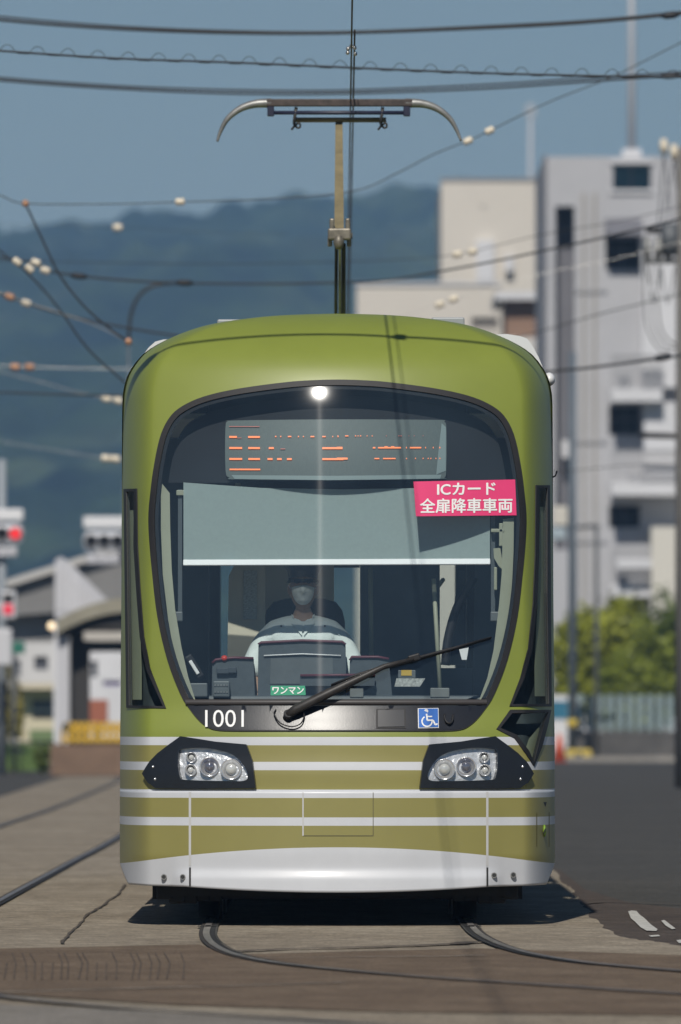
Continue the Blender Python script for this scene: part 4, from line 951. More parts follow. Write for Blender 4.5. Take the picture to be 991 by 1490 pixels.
# ================================================================= OVERHEAD WIRES
def wire(px_pts, d, r, label, name='overhead_wire', beads=(), m=M_WIRE, group='overhead wires and cables', bead_m=M_PORC, clamps=(), cat='cable', d2=None, knots=()):
    """a wire hung d metres away; given by bearings, run on past the frame"""
    n_ = len(px_pts)
    ds = [d + ((d2 or d) - d) * i / max(1, n_ - 1) for i in range(n_)]
    P3 = [at(x, y, dd) for (x, y), dd in zip(px_pts, ds)]
    C = catmull(P3, 6) if n_ > 2 else P3
    o_ = P3[0]; loc = Vector(o_)
    b_ = MB(); b_.tube([p - loc for p in C], r, 6); t_ = b_.build(name, m); t_.location = loc
    tag(t_, label, cat, group)
    for (x, y) in beads:
        k = min(range(len(C)), key=lambda i: abs(CX + C[i].x * F / (C[i].y + D0) - x)); dd = C[k].y + D0; p = at(x, y, dd) - loc
        tdir = (C[min(k + 1, len(C) - 1)] - C[max(k - 1, 0)]).normalized() * (7.0 * dd / F)
        b_ = MB(); b_.tube([p - tdir, p - tdir * .6, p - tdir * .2, p + tdir * .2, p + tdir * .6, p + tdir], [a * dd / F for a in (3, 6, 5, 5, 6, 3)], 10); b_.build('insulator', bead_m, t_)
    for (x, y) in clamps:
        k = min(range(len(C)), key=lambda i: abs(CX + C[i].x * F / (C[i].y + D0) - x)); dd = C[k].y + D0; p = at(x, y, dd) - loc
        tdir = (C[min(k + 1, len(C) - 1)] - C[max(k - 1, 0)]).normalized() * (13.0 * dd / F)
        b_ = MB(); b_.tube([p - tdir, p - tdir * .5, p + tdir * .5, p + tdir], [r * 1.1, r * 1.1 + 2.6 * dd / F, r * 1.1 + 2.6 * dd / F, r * 1.1], 8); b_.build('clamp', m, t_)
    for (x, y) in knots:
        dd = d; b_ = MB(); b_.sphere(at(x, y, dd) - loc, 5.5 * dd / F, 10, 8); b_.build('ring_joint', M_PORCB, t_)
    return t_
# contact wire and messenger, straight along the track
cz = at(0, 147.3, 70).z; cw = MB(); cw.tube([(.066, -80, cz), (.066, 20, cz), (.06, 60, cz), (.02, 260, cz)], .0052, 6)
o = cw.build('contact_wire', M_COPPER); tag(o, 'copper contact wire rising from the pantograph head', 'wire', 'overhead wires and cables')
b = MB()
for dx, dz in ((-.02, .02), (.02, .025), (-.022, -.005), (.024, -.012), (0, .035)): b.sphere((.066 + dx, 4.8, cz + dz), .013, 10, 8)
b.build('wire_ear', M_STEEL, o)
b = MB(); P = [(.074, y, cz + .26 + .3 * math.cos((y + 3) / 11 * math.pi) ** 2 * .5) for y in [-80 + 2.5 * k for k in range(128)]]; b.tube(P, .0034, 5)
ms = b.build('messenger_wire', M_COPPER); tag(ms, 'slack messenger wire hung just above the contact wire', 'wire', 'overhead wires and cables')
b = MB(); P = [(.085, y, cz + .02 + .00009 * (y - 30) ** 2) for y in range(4, 240, 4)]; b.tube(P, .006, 5)
tag(b.build('feeder_wire', M_COPPER), 'thin wire beside the contact wire, running back behind the pantograph', 'wire', 'overhead wires and cables')
# span wire before the tram (it throws the shadow on the roof)
b = MB(); SPY = -1.65; P = [(-6, SPY, 6.3), (-3, SPY, 6.04), (-1.46, SPY, 5.91), (0, SPY, 5.845), (.066, SPY, 5.845), (1.5, SPY, 5.97), (3, SPY, 6.1), (6, SPY, 6.5)]
b.tube(catmull(P, 6), .011, 6); o = b.build('span_wire', M_WIRE); tag(o, 'span wire with insulators crossing just before the tram, throwing a shadow on its roof', 'cable', 'overhead wires and cables')
b = MB(); b.tube([(-1.58, SPY, 5.922), (-1.52, SPY, 5.916), (-1.4, SPY, 5.904), (-1.34, SPY, 5.9)], [.025, .06, .06, .025], 10); b.build('insulator', M_PORC, o)
b = MB(); b.box((.066, SPY, 5.845), (.07, .05, .05), .01); b.build('clamp', M_DSTEEL, o)
# cables across the sky
t1 = wire([(-220, 5), (0, 29), (170, 42), (340, 48), (500, 48), (700, 41), (850, 33), (991, 20), (1200, -4)], 92, .0145, 'thick black cable along the very top of the sky, highest of all', clamps=[(975, 22)])
wire([(-220, 0), (0, 24), (170, 38), (340, 45), (500, 46), (700, 38), (850, 30), (991, 17), (1200, -8)], 92.4, .009, 'thin cable lashed along the highest thick cable')
t2 = wire([(-220, 58), (0, 74), (170, 85), (340, 91), (500, 98), (640, 104), (800, 109), (991, 112), (1200, 110)], 80, .009, 'thin cable with a looping spiral wire wound along it')
b = MB(); P = []
for i in range(0, 1400):
    px = -150 + i; u = (px % 44) / 44
    yb = _interp([-220, 0, 170, 340, 500, 640, 800, 991, 1300], [58, 74, 85, 91, 98, 104, 109, 112, 112], px)
    if i % 4 == 0: P.append(at(px, yb - 10 * max(0, math.sin(u * 2 * math.pi)) ** .7 + (2 if u > .5 else 0), 80) - t2.location)
b.tube(P, .0027, 4); b.build('spiral_hanger', M_WIRE, t2)
wire([(-220, 96), (0, 117), (170, 129), (340, 136), (500, 136), (700, 129), (850, 119), (991, 109), (1200, 94)], 94, .0115, 'upper of two paired black cables below the spiral one', clamps=[(975, 110)])
wire([(-220, 92), (0, 113), (170, 125), (340, 131), (500, 131.5), (700, 123.5), (850, 114), (991, 105), (1200, 90)], 94.4, .010, 'lower thin partner cable of the paired cables below the spiral one')
wire([(-160, 233), (-60, 262), (0, 284), (37, 296), (150, 297), (262, 294), (400, 289), (515, 278), (580, 251), (630, 225), (682, 204.5), (713, 190), (800, 148), (890, 112), (991, 62), (1200, -40)], 96, .0055, 'span wire slanting up past the right horn of the pantograph', beads=[(262, 293.5), (681, 205), (712.5, 190)], knots=[(37, 296)], m=M_DSTEEL)
wire([(37, 296), (60, 345), (88, 402), (125, 448), (160, 478), (187, 497)], 98, .011, 'black wire dropping steeply from the knot at upper left', knots=[(187, 497)])
wire([(-160, 220), (-60, 305), (0, 365), (28, 386), (60, 418), (88, 452), (118, 495), (140, 520), (172, 548), (210, 580)], 104, .011, 'black wire slanting down across the hill at the left edge', beads=[(25, 381), (43, 391)])
wire([(-160, 340), (0, 374), (52, 382), (66, 393), (120, 402), (200, 409), (270, 412), (380, 413), (480, 411.5), (560, 408), (640, 395), (720, 380), (790, 365), (880, 345), (991, 318), (1200, 260)], 112, .0125, 'dark feeder cable sagging behind the pantograph arm', beads=[(52, 382), (66, 393.5)], clamps=[(115, 401.5), (268, 411.5)])
wire([(-160, 372), (0, 379), (150, 382), (300, 384), (450, 382), (560, 378.5), (665, 370), (790, 341), (900, 322), (991, 300), (1200, 250)], 125, .005, 'thin grey wire just above the dark feeder cable', beads=[(665, 370), (688, 366)])
wire([(-160, 385), (0, 428), (14, 432), (38, 441), (100, 460), (190, 478), (262, 489), (340, 497)], 116, .013, 'dark cable entering at left and vanishing behind the tram roof', beads=[(38, 441)])
wire([(-160, 388), (0, 426), (14, 432.5), (90, 456), (140, 474), (187, 497)], 115, .006, 'thin pale wire tied to the orange joint beside the tram roof', beads=[(14, 432)], bead_m=M_PORCB, m=M_STEEL)
wire([(-160, 530), (0, 532), (22, 534), (42, 534), (120, 536), (240, 537)], 135, .005, 'faint wire with a pair of brown insulators low at left', beads=[(22, 534), (43, 534)], bead_m=M_PORCB, m=M_STEEL)
wire([(-160, 568), (0, 571), (90, 574), (180, 576), (300, 578)], 118, .012, 'straight black cable crossing the hill beside the tram shoulder')
wire([(-160, 500), (0, 541), (60, 556), (110, 570), (155, 580), (172, 583), (240, 600)], 138, .005, 'faint wire with two pale insulators touching the tram side', beads=[(155, 580), (172, 583)], m=M_STEEL)
wire([(-160, 610), (0, 642), (90, 657), (150, 667), (166, 668), (240, 682)], 150, .004, 'faint wire with two pale insulators below the tram shoulder', beads=[(154, 667), (168, 668)], m=M_STEEL)
wire([(-160, 318), (60, 328), (171, 331), (300, 338), (420, 340)], 150, .003, 'very thin wire carrying one white insulator before the hill ridge', beads=[(171, 331)])
wire([(560, 470), (640, 442), (660, 435), (790, 398), (880, 380), (991, 352), (1150, 310)], 128, .004, 'thin wire with two insulators before the beige building', beads=[(640, 443), (660, 435)], m=M_STEEL)
wire([(700, 560), (800, 541), (850, 536), (920, 527), (991, 517), (1200, 486)], 120, .018, 'thick black cable leaving the tram shoulder to the right', clamps=[(965, 520)])
wire([(620, 530), (700, 505), (790, 481), (880, 455), (991, 428), (1200, 376)], 132, .008, 'thin dark cable crossing the grey building above the thick one')
wire([(780, 690), (860, 682), (930, 676), (991, 678), (1150, 684)], 150, .006, 'low wire crossing the balconies of the grey building')

# ================================================================= BACKGROUND, RIGHT
CONC1 = mat('grey_render', (.46, .46, .48), .85, noise_s=.5, noise_a=.07)
CONC2 = mat('pale_render', (.66, .66, .68), .85, noise_s=.4, noise_a=.06)
DARKW = mat('dark_opening', (.09, .095, .11), .5)
BEIGE = mat('beige_wall', (.64, .595, .53), .85, noise_s=.3, noise_a=.05)
TEAL = mat('teal_window', (.05, .19, .29), .25, noise_s=1, noise_a=.2)
def rect(px0, py0, px1, py1, d): a, c = at(px0, py1, d), at(px1, py0, d); return a.x, c.x, a.z, c.z
def facade(b_, X0, X1, Z0, Z1, y, holes, dep):
    xs = sorted({X0, X1, *[v for h in holes for v in h[:2]]}); zs = sorted({Z0, Z1, *[v for h in holes for v in h[2:]]})
    for i in range(len(xs) - 1):
        for j in range(len(zs) - 1):
            cx, czz = (xs[i] + xs[i + 1]) / 2, (zs[j] + zs[j + 1]) / 2
            if any(h[0] < cx < h[1] and h[2] < czz < h[3] for h in holes): continue
            b_.poly([(xs[i], y, zs[j]), (xs[i + 1], y, zs[j]), (xs[i + 1], y, zs[j + 1]), (xs[i], y, zs[j + 1])])
    for x0, x1, z0, z1 in holes:
        b_.poly([(x0, y, z0), (x0, y + dep, z0), (x0, y + dep, z1), (x0, y, z1)]); b_.poly([(x1, y, z0), (x1, y, z1), (x1, y + dep, z1), (x1, y + dep, z0)])
        b_.poly([(x0, y, z1), (x0, y + dep, z1), (x1, y + dep, z1), (x1, y, z1)]); b_.poly([(x0, y, z0), (x1, y, z0), (x1, y + dep, z0), (x0, y + dep, z0)])
def block(name, label, cat, px0, px1, py0, d, thick, m, holes=(), hole_m=DARKW, dep=.5, group=None, wname='window'):
    X0, X1, Z0, Z1 = rect(px0, py0, px1, 1200, d); Z0 = -.01; y = d - D0
    t_ = thing(name, label, cat, ((X0 + X1) / 2, y, 0), group); L = t_.location
    hs_ = [rect(*h[:4], d) for h in holes]
    b_ = MB(); facade(b_, X0 - L.x, X1 - L.x, Z0, Z1, 0, [(a - L.x, c - L.x, e, f) for a, c, e, f in hs_], dep)
    b_.poly([(X0 - L.x, 0, Z0), (X0 - L.x, 0, Z1), (X0 - L.x, thick, Z1), (X0 - L.x, thick, Z0)]); b_.poly([(X1 - L.x, 0, Z0), (X1 - L.x, thick, Z0), (X1 - L.x, thick, Z1), (X1 - L.x, 0, Z1)])
    b_.poly([(X0 - L.x, 0, Z1), (X1 - L.x, 0, Z1), (X1 - L.x, thick, Z1), (X0 - L.x, thick, Z1)]); b_.poly([(X0 - L.x, thick, Z0), (X0 - L.x, thick, Z1), (X1 - L.x, thick, Z1), (X1 - L.x, thick, Z0)])
    b_.build('wall', m, t_, merge=1e-4)
    for h, (a, c, e, f) in zip(holes, hs_):
        mm = h[4] if len(h) > 4 else hole_m; nm = h[5] if len(h) > 5 else wname
        b_ = MB(); b_.bx(a - L.x + .004, c - L.x - .004, dep - .02, dep + .02, e + .004, f - .004); b_.build(nm, mm, t_)
    return t_
def add(t_, name, m, px0, py0, px1, py1, d, depth, front=0, bevel=0):     # a box on a building: front metres before distance d
    X0, X1, Z0, Z1 = rect(px0, py0, px1, py1, d); L = t_.location; b_ = MB()
    b_.bx(X0 - L.x, X1 - L.x, d - D0 - front - L.y, d - D0 - front + depth - L.y, Z0, Z1, bevel); return b_.build(name, m, t_)
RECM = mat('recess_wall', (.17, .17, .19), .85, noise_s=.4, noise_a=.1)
gb = block('apartment_building', 'tall grey apartment block with balconies at the right, a thin mast on its roof', 'building', 791, 1180, 228, 335, 14, CONC1,
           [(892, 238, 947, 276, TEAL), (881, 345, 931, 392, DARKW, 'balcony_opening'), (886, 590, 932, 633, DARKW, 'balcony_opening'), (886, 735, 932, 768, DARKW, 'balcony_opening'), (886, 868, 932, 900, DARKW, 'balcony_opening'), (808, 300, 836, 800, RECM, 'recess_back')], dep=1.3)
add(gb, 'corner_strip', mat('corner_dark', (.2, .2, .22), .85), 790, 226, 796, 1090, 335, .5, .04)
add(gb, 'window_frame', CONC2, 888, 234, 951, 238, 335, .1, .1); add(gb, 'window_frame', CONC2, 888, 276, 951, 281, 335, .1, .1)
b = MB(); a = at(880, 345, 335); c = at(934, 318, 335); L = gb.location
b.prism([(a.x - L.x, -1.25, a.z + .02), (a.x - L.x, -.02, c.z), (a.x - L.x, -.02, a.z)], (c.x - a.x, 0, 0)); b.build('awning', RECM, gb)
for y0, x1, ry in ((568, 962, 520), (704, 985, 658), (851, 950, 800)):
    add(gb, 'balcony_slab', CONC2, 888, y0, x1, y0 + 18, 335, 1.5, 1.5)
    X0, X1, Z0, Z1 = rect(889, ry, x1 - 1, y0, 335); b = MB()
    for k in range(16):
        x = X0 + (X1 - X0) * k / 15 - L.x; b.bx(x - .025, x + .025, -1.42, -1.37, Z0, Z1)
    b.bx(X0 - L.x, X1 - L.x, -1.44, -1.35, Z1 - .06, Z1 + .03); b.build('railing', mat('railing_grey', (.33, .33, .34), .6), gb)
add(gb, 'stair_tower', CONC2, 933, 362, 1010, 565, 335, 3, .9); add(gb, 'stair_tower', CONC2, 936, 586, 1015, 700, 335, 3, .9)
add(gb, 'cream_panel', mat('cream_panel', (.66, .63, .56), .8), 945, 768, 1040, 905, 335, 3, 2.2)
for k, px in enumerate((848, 864)): add(gb, 'drain_pipe', mat('drain_pipe', (.33, .3, .25), .6), px, 280, px + 2.5, 1080, 335, .12, .14)
for y0, y1 in ((420, 426), (640, 645), (786, 790)): add(gb, 'floor_band', mat('band_grey', (.38, .38, .4), .85), 838, y0, 884, y1, 335, .12, .06)
for px, py in ((900, 548), (915, 690), (896, 838)):
    add(gb, 'air_conditioner', CONC2, px, py, px + 16, py + 17, 335, .4, .9)
for (x0, y0, x1, y1) in ((884, 362, 929, 364), (905, 347, 907, 391), (889, 608, 930, 610), (910, 592, 912, 632), (889, 750, 930, 752), (908, 737, 910, 767), (919, 238, 920.5, 276)): add(gb, 'window_bar', mat('bar_grey', (.28, .28, .3), .6), x0, y0, x1, y1, 335, .05, -1.0 if y0 > 300 else -.9)
add(gb, 'wall_light', CONC2, 818, 640, 829, 665, 335, .4, -.5); add(gb, 'awning', CONC2, 895, 655 + 160, 945, 828, 335, .8, 2.2)
m_ = thing('roof_mast', 'tall thin pale mast on the roof of the grey apartment block', 'mast', tuple(at(919, 229, 338)))
b = MB(); b.tube([(0, 0, 0), (0, 0, 3), (0, 0, 7)], [.13, .12, .1], 8); b.build('pole', mat('mast_paint', (.4, .42, .45), .5), m_)
b = MB(); b.bx(-.3, .3, -.3, .3, 0, .25); b.build('foot', CONC2, m_)
tb = block('tower_building', 'plain beige windowless tower block left of the grey apartments', 'building', 642, 835, 262, 400, 16, BEIGE, [(700, 300, 706, 303, CONC2)], dep=.1)
add(tb, 'wall_panel', CONC2, 693, 350, 719, 410, 400, .4, .3); add(tb, 'vent_box', CONC2, 735, 372, 747, 395, 400, .5, .4); add(tb, 'parapet', mat('coping', (.25, .25, .26), .7), 641, 259, 836, 263, 400, .4, .06)
lb = block('low_building', 'low pale building in front of the beige tower, just above the tram roof', 'building', 519, 730, 413, 380, 9, BEIGE, [(686, 462, 725, 480, mat('shutter', (.24, .22, .2), .6))], dep=.2)
add(lb, 'parapet', CONC2, 517, 411, 731, 415, 380, .5, .08)
bb = block('brick_building', 'brown walled building under a white roof slab, beside the grey apartments', 'building', 736, 800, 436, 365, 9, mat('brown_wall', (.26, .165, .115), .85, noise_s=.6, noise_a=.1), [(738, 560, 760, 600)])
add(bb, 'roof_slab', CONC2, 721, 425, 800, 437, 365, 9.5, .6); add(bb, 'lower_wall', mat('white_wall2', (.62, .6, .57), .8), 733, 492, 801, 1080, 365, .4, .5)
ant = thing('antenna_mast', 'faint distant mast standing behind the beige tower', 'mast', (at(772, 262, 460).x, 400, 0)); zt = at(772, 150, 460).z
b = MB(); b.tube([(0, 0, 0), (0, 0, zt)], [.22, .1], 6); b.build('pole', mat('mast_grey', (.4, .43, .47), .6), ant)
b = MB(); b.bx(-.25, .25, -.1, .1, zt - .6, zt - .1); b.build('aerial', mat('mast_grey2', (.35, .4, .45), .6), ant)
# block wall with fence, trees, poles
random.seed(21)
wl_ = thing('block_wall', 'low dark block wall at the far side of the road', 'wall', (at(910, 1108, 290).x, 230, 0))
X0, X1, Z0, Z1 = rect(826, 1067, 1200, 1110, 290); b = MB(); b.bx(X0 - wl_.location.x, X1 - wl_.location.x, 0, .25, 0, Z1); b.build('wall', mat('dark_blocks', (.1, .095, .09), .9, noise_s=1.5, noise_a=.3), wl_)
b = MB(); b.bx(X0 - wl_.location.x, X1 - wl_.location.x, -.03, .28, Z1 + .003, Z1 + .06); b.build('coping', mat('wall_coping', (.16, .155, .15), .9, noise_s=1.5, noise_a=.3), wl_)
fn = thing('slat_fence', 'pale blue grey metal slat fence standing on the low wall', 'fence', (at(910, 1067, 290).x, 230.1, Z1 + .06))
b = MB(); fz = at(0, 1011, 290).z - fn.location.z; fxs = []
x = X0
while x < X1:
    b.bx(x - fn.location.x, x + .17 - fn.location.x, -.02, .02 + .01, .02, fz); x += .27
b.build('slats', mat('fence_paint', (.24, .31, .32), .5, noise_s=1.2, noise_a=.12), fn)
b = MB(); b.bx(X0 - fn.location.x, X1 - fn.location.x, .035, .08, .15, .22); b.bx(X0 - fn.location.x, X1 - fn.location.x, .035, .08, fz - .25, fz - .18); b.build('rails', M_DSTEEL, fn)
leaf_mats = {}
def foliage(center, radii, n, size, m, name, parent, seed, clumps=14):
    rg = random.Random(seed); V_, F_ = [], []
    cl = []
    for k in range(clumps):
        while True:
            p = Vector((rg.uniform(-1, 1), rg.uniform(-1, 1), rg.uniform(-1, 1)))
            if p.length < 1: break
        cl.append((p * .74, rg.uniform(.26, .48)))
    for k in range(n):
        c, rr = rg.choice(cl); q = Vector((rg.gauss(0, 1), rg.gauss(0, 1), rg.gauss(0, 1))).normalized() * rr * rg.uniform(.6, 1.08)
        p = Vector(((c.x + q.x) * radii[0], (c.y + q.y) * radii[1], (c.z + q.z) * radii[2])) + Vector(center)
        a = Vector((rg.gauss(0, 1), rg.gauss(0, 1), rg.gauss(0, .6))).normalized(); bb_ = a.cross(Vector((rg.gauss(0, 1), rg.gauss(0, 1), rg.gauss(0, 1)))).normalized(); s_ = size * rg.uniform(.6, 1.3); i = len(V_)
        V_ += [p - a * s_, p + bb_ * s_ * .45, p + a * s_, p - bb_ * s_ * .45]; F_.append((i, i + 1, i + 2, i + 3))
    me = bpy.data.meshes.new(name); me.from_pydata(V_, [], F_); me.materials.append(m); o_ = bpy.data.objects.new(name, me); COL.objects.link(o_); o_.parent = parent; return o_
def leafm(name, c):
    m = mat(name, c, .6, noise_s=.9, noise_a=.45); n = m.node_tree
    return m
LG = [leafm('leaf_bright', (.26, .28, .016)), leafm('leaf_mid', (.18, .215, .016)), leafm('leaf_dark', (.09, .125, .013)), leafm('leaf_yellow', (.3, .26, .06))]
BARK = mat('bark', (.07, .055, .04), .9, noise_s=4, noise_a=.3)
def tree(px, ptop, pw, d, label, lm, seed, n=3800, zlo=.5):
    x = at(px, 0, d).x; zt_ = at(0, ptop, d).z; wd = pw * d / F
    t_ = thing('leafy_tree', label, 'tree', (x, d - D0, 0), 'small trees behind the fence')
    rg = random.Random(seed); b_ = MB(); b_.tube([(0, 0, -.1), (.05, 0, zt_ * .25), (-.04, .05, zt_ * .5), (.03, 0, zt_ * .8)], [.13, .1, .07, .025], 8)
    for k in range(6):
        a = rg.uniform(0, 6.28); h_ = zt_ * rg.uniform(.25, .6); L_ = wd * rg.uniform(.3, .5); b_.tube([(0, 0, h_), (math.cos(a) * L_ * .5, math.sin(a) * L_ * .5, h_ + L_ * .35), (math.cos(a) * L_, math.sin(a) * L_, h_ + L_ * .6)], [.05, .03, .012], 6)
    b_.build('trunk', BARK, t_)
    foliage((0, 0, (zt_ + zlo) / 2), (wd / 2, wd / 2.2, (zt_ - zlo) / 2 * .97), int(n * 1.5), .13, lm, 'crown', t_, seed, 34)
tree(862, 880, 130, 300, 'yellowish green bushy tree nearest the tram behind the fence', LG[0], 11)
tree(908, 864, 130, 304, 'broad yellow green tree in the middle behind the fence', LG[0], 12)
tree(948, 895, 110, 297, 'lower mid green tree right of the middle behind the fence', LG[1], 13)
tree(985, 858, 100, 299, 'dark green tree at the right edge behind the fence', LG[2], 14)
tree(828, 905, 50, 302, 'narrow mid green tree half hidden by the tram', LG[1], 15, 1800)
tree(920, 940, 120, 293, 'low spreading green shrub leaning over the fence', LG[1], 16, 2800)
tree(1040, 840, 110, 306, 'tall green tree mostly beyond the right edge', LG[1], 17, 2600)
M_POLE = mat('pole_slate', (.1, .125, .15), .55, noise_s=2, noise_a=.12); M_POLE2 = mat('pole_thin', (.09, .095, .1), .55)
def pole(name, px, ptop, d, r, label, m, cat='pole'):
    x = at(px, 0, d).x; t_ = thing(name, label, cat, (x, d - D0, 0)); zt_ = at(0, ptop, d).z
    b_ = MB(); b_.tube([(0, 0, 0), (0, 0, zt_ * .5), (0, 0, zt_)], [r, r * .93, r * .82], 12); b_.build('shaft', m, t_); return t_, zt_
p1, z1 = pole('signal_pole', 833, 512, 285, .12, 'thick slate blue pole close to the tram, yellow band near its foot', M_POLE)
a = at(800, 790, 285); L = p1.location
b = MB(); b.bx(at(804, 0, 285).x - L.x, at(826, 0, 285).x - L.x, -.25, -.12, at(0, 765, 285).z, at(0, 737, 285).z, .04); b.build('sign_board', mat('sign_cream', (.6, .57, .5), .7), p1)
b = MB(); b.bx(at(800, 0, 285).x - L.x, at(824, 0, 285).x - L.x, -.3, -.12, at(0, 786, 285).z, at(0, 768, 285).z, .05); b.build('signal_box', mat('sign_bluegrey', (.35, .42, .46), .6), p1)
b = MB(); b.tube([(at(800, 0, 285).x - L.x, 0, at(0, 770, 285).z), (at(872, 0, 285).x - L.x, 0, at(0, 765, 285).z)], .05, 8); b.build('arm', M_POLE2, p1)
b = MB(); b.tube([(0, 0, at(0, 1058, 285).z), (0, 0, at(0, 1047, 285).z)], .15, 12); b.build('yellow_band', mat('yellow_band', (.6, .45, .06), .6), p1)
p2, z2 = pole('thin_pole', 868, 768, 282, .065, 'thin dark pole right of the slate blue one', M_POLE2)
p3 = thing('yellow_marker', 'small yellow marker block at the foot of the slate blue pole', 'marker', (at(842, 0, 280).x, 220, 0)); b = MB(); b.box((0, 0, .16), (.7, .25, .3), .08); b.build('block', mat('yellow_block', (.55, .42, .08), .7, noise_s=6, noise_a=.4), p3)
b = MB(); b.box((0, -.13, .16), (.2, .02, .1)); b.build('dark_stripe', M_RUB, p3)
cn = thing('traffic_cone', 'orange red traffic cone standing beside the tram at right', 'cone', (at(814, 0, 275).x, 215, 0))
b = MB(); b.tube([(0, 0, .03), (0, 0, .72)], [.17, .04], 16); b.build('cone', mat('cone_orange', (.6, .09, .03), .6), cn); b = MB(); b.box((0, 0, .015), (.4, .4, .03), .01); b.build('base', mat('cone_base', (.45, .07, .03), .7), cn)
vn = thing('parked_van', 'white van parked beyond the cone, mostly hidden by the tram', 'van', (at(806, 0, 292).x, 232, 0))
b = MB(); b.prism([(-.85, 0, .35), (.85, 0, .35), (.85, 0, 1.1), (.7, 0, 1.75), (-.7, 0, 1.75), (-.85, 0, 1.1)], (0, 4, 0)); b.build('body', M_WHITE, vn)
b = MB(); b.prism([(-.7, -.02, 1.1), (.7, -.02, 1.1), (.6, -.02, 1.6), (-.6, -.02, 1.6)], (0, .015, 0)); b.build('windscreen', TEAL, vn)
for sx in (-.65, .65):
    b = MB(); b.tube([(sx - .1, .7, .3), (sx + .1, .7, .3)], .3, 16); b.build('wheel', M_RUB, vn); b = MB(); b.box((sx, -.02, .8), (.25, .05, .15), .02); b.build('headlight', M_STEEL, vn)
# utility pole at the right edge
up, uz = pole('utility_pole', 996, 215, 175, .16, 'concrete utility pole with crossarms and looping cables at the right edge', mat('pole_concrete', (.16, .15, .14), .8, noise_s=3, noise_a=.2), 'utility pole'); L = up.location
def ul(px, py, dy=0): v = at(px, py, 175); return Vector((v.x - L.x, dy, v.z))
b = MB(); b.tube([ul(940, 335), ul(1060, 333)], .055, 8); b.build('crossarm', M_DSTEEL, up); b = MB(); b.tube([ul(930, 633), ul(1040, 636)], .05, 8); b.build('crossarm', M_DSTEEL, up)
b = MB(); b.tube([ul(936, 380), ul(1050, 379)], .045, 8); b.build('crossarm', M_ALU, up)
for px, py in ((966, 212), (981, 220)):
    b = MB(); b.tube([ul(px, py - 10), ul(px, py), ul(px, py + 12)], [.05, .075, .05], 10); b.build('insulator', M_PORC, up)
for px in (942, 958, 972): b = MB(); b.tube([ul(px, 345), ul(px, 362), ul(px, 378)], [.05, .08, .05], 10); b.build('insulator', M_ALU, up)
b = MB(); b.tube([ul(975, 372), ul(975, 325)], .16, 14); b.build('transformer', mat('transformer_grey', (.1, .11, .12), .5), up)
lc = 0
for x0, x1, yb in ((938, 972, 500), (948, 980, 495), (958, 988, 490)):
    b = MB(); b.tube(catmull([ul(x0, 380), ul(x0 - 1, 430), ul(x0 + 4, 478), ul((x0 + x1) / 2 + 4, yb + 8), ul(x1 + 4, yb + 12)], 6), .014, 6); b.build('cable_loop', M_DSTEEL, up)
for P in ([(966, 222), (960, 300), (952, 375)], [(966, 222), (975, 300), (978, 345)], [(981, 230), (968, 300), (962, 372)], [(981, 230), (986, 290), (992, 340)], [(940, 385), (948, 425), (952, 440), (957, 425), (962, 388)], [(962, 388), (968, 430), (972, 440), (977, 425), (982, 388)]):
    b = MB(); b.tube(catmull([ul(*p) for p in P], 5), .012, 6); b.build('jumper_cable', M_WIRE, up)
# shrubs filling behind the platform are below

# ================================================================= BACKGROUND, LEFT
pf = thing('tram_stop', 'brown walled tram stop platform with a curved canopy left of the tram', 'tram stop', (at(128, 0, 212).x, 152, 0)); L = pf.location
def pl(px, py, dy=0): v = at(px, py, 212 + dy); return Vector((v.x - L.x, dy, v.z))
b = MB(); a, c = pl(73, 1131), pl(250, 1083); b.bx(a.x, c.x, 0, 24, -.01, c.z, .01); b.build('platform_base', mat('platform_brown', (.21, .135, .09), .85, noise_s=1.2, noise_a=.25), pf)
b = MB(); b.bx(pl(100, 0).x, pl(128, 0).x, 1.2, 1.6, pl(0, 1084).z, pl(0, 895).z); b.build('canopy_post', mat('post_dark', (.035, .032, .03), .7), pf)
b = MB(); b.bx(pl(82, 0).x, pl(99, 0).x, .6, .85, pl(0, 1084).z, pl(0, 925).z); b.build('white_post', mat('post_white', (.55, .55, .58), .6), pf)
b = MB(); b.tube(catmull([pl(84, 905, .4), pl(100, 899, .4), pl(135, 884, .4), (pl(178, 874, .4)), pl(230, 868, .4)], 5), .0, 4); b.bm.free(); b = MB()
arc = catmull([pl(82, 902), pl(100, 892), pl(135, 878), pl(178, 870), pl(240, 866)], 5)
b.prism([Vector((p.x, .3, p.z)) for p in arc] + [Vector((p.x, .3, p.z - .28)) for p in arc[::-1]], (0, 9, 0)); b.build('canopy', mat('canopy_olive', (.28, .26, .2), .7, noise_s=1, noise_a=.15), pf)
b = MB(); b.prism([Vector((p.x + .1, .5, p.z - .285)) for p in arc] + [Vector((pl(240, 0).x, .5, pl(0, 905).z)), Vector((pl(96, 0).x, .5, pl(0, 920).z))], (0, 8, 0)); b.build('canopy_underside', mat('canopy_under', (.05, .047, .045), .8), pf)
b = MB(); b.bx(pl(122, 0).x, pl(240, 0).x, -.1, .1, pl(0, 932).z, pl(0, 919).z); b.build('cross_beam', mat('beam_pale', (.5, .47, .42), .7), pf)
b = MB(); b.bx(pl(128, 0).x, pl(250, 0).x, .15, .4, pl(0, 948).z, pl(0, 933).z); b.build('dark_beam', M_RUB, pf)
yb = mat('yellow_rail', (.62, .38, .03), .55)
for k in range(12):
    px = 96 + k * 9.2; b = MB(); b.tube(catmull([pl(px - 5, 1083), pl(px - 4, 1062), pl(px, 1052), pl(px + 4, 1062), pl(px + 5, 1083)], 4), .032, 8); b.build('hoop_rail', yb, pf)
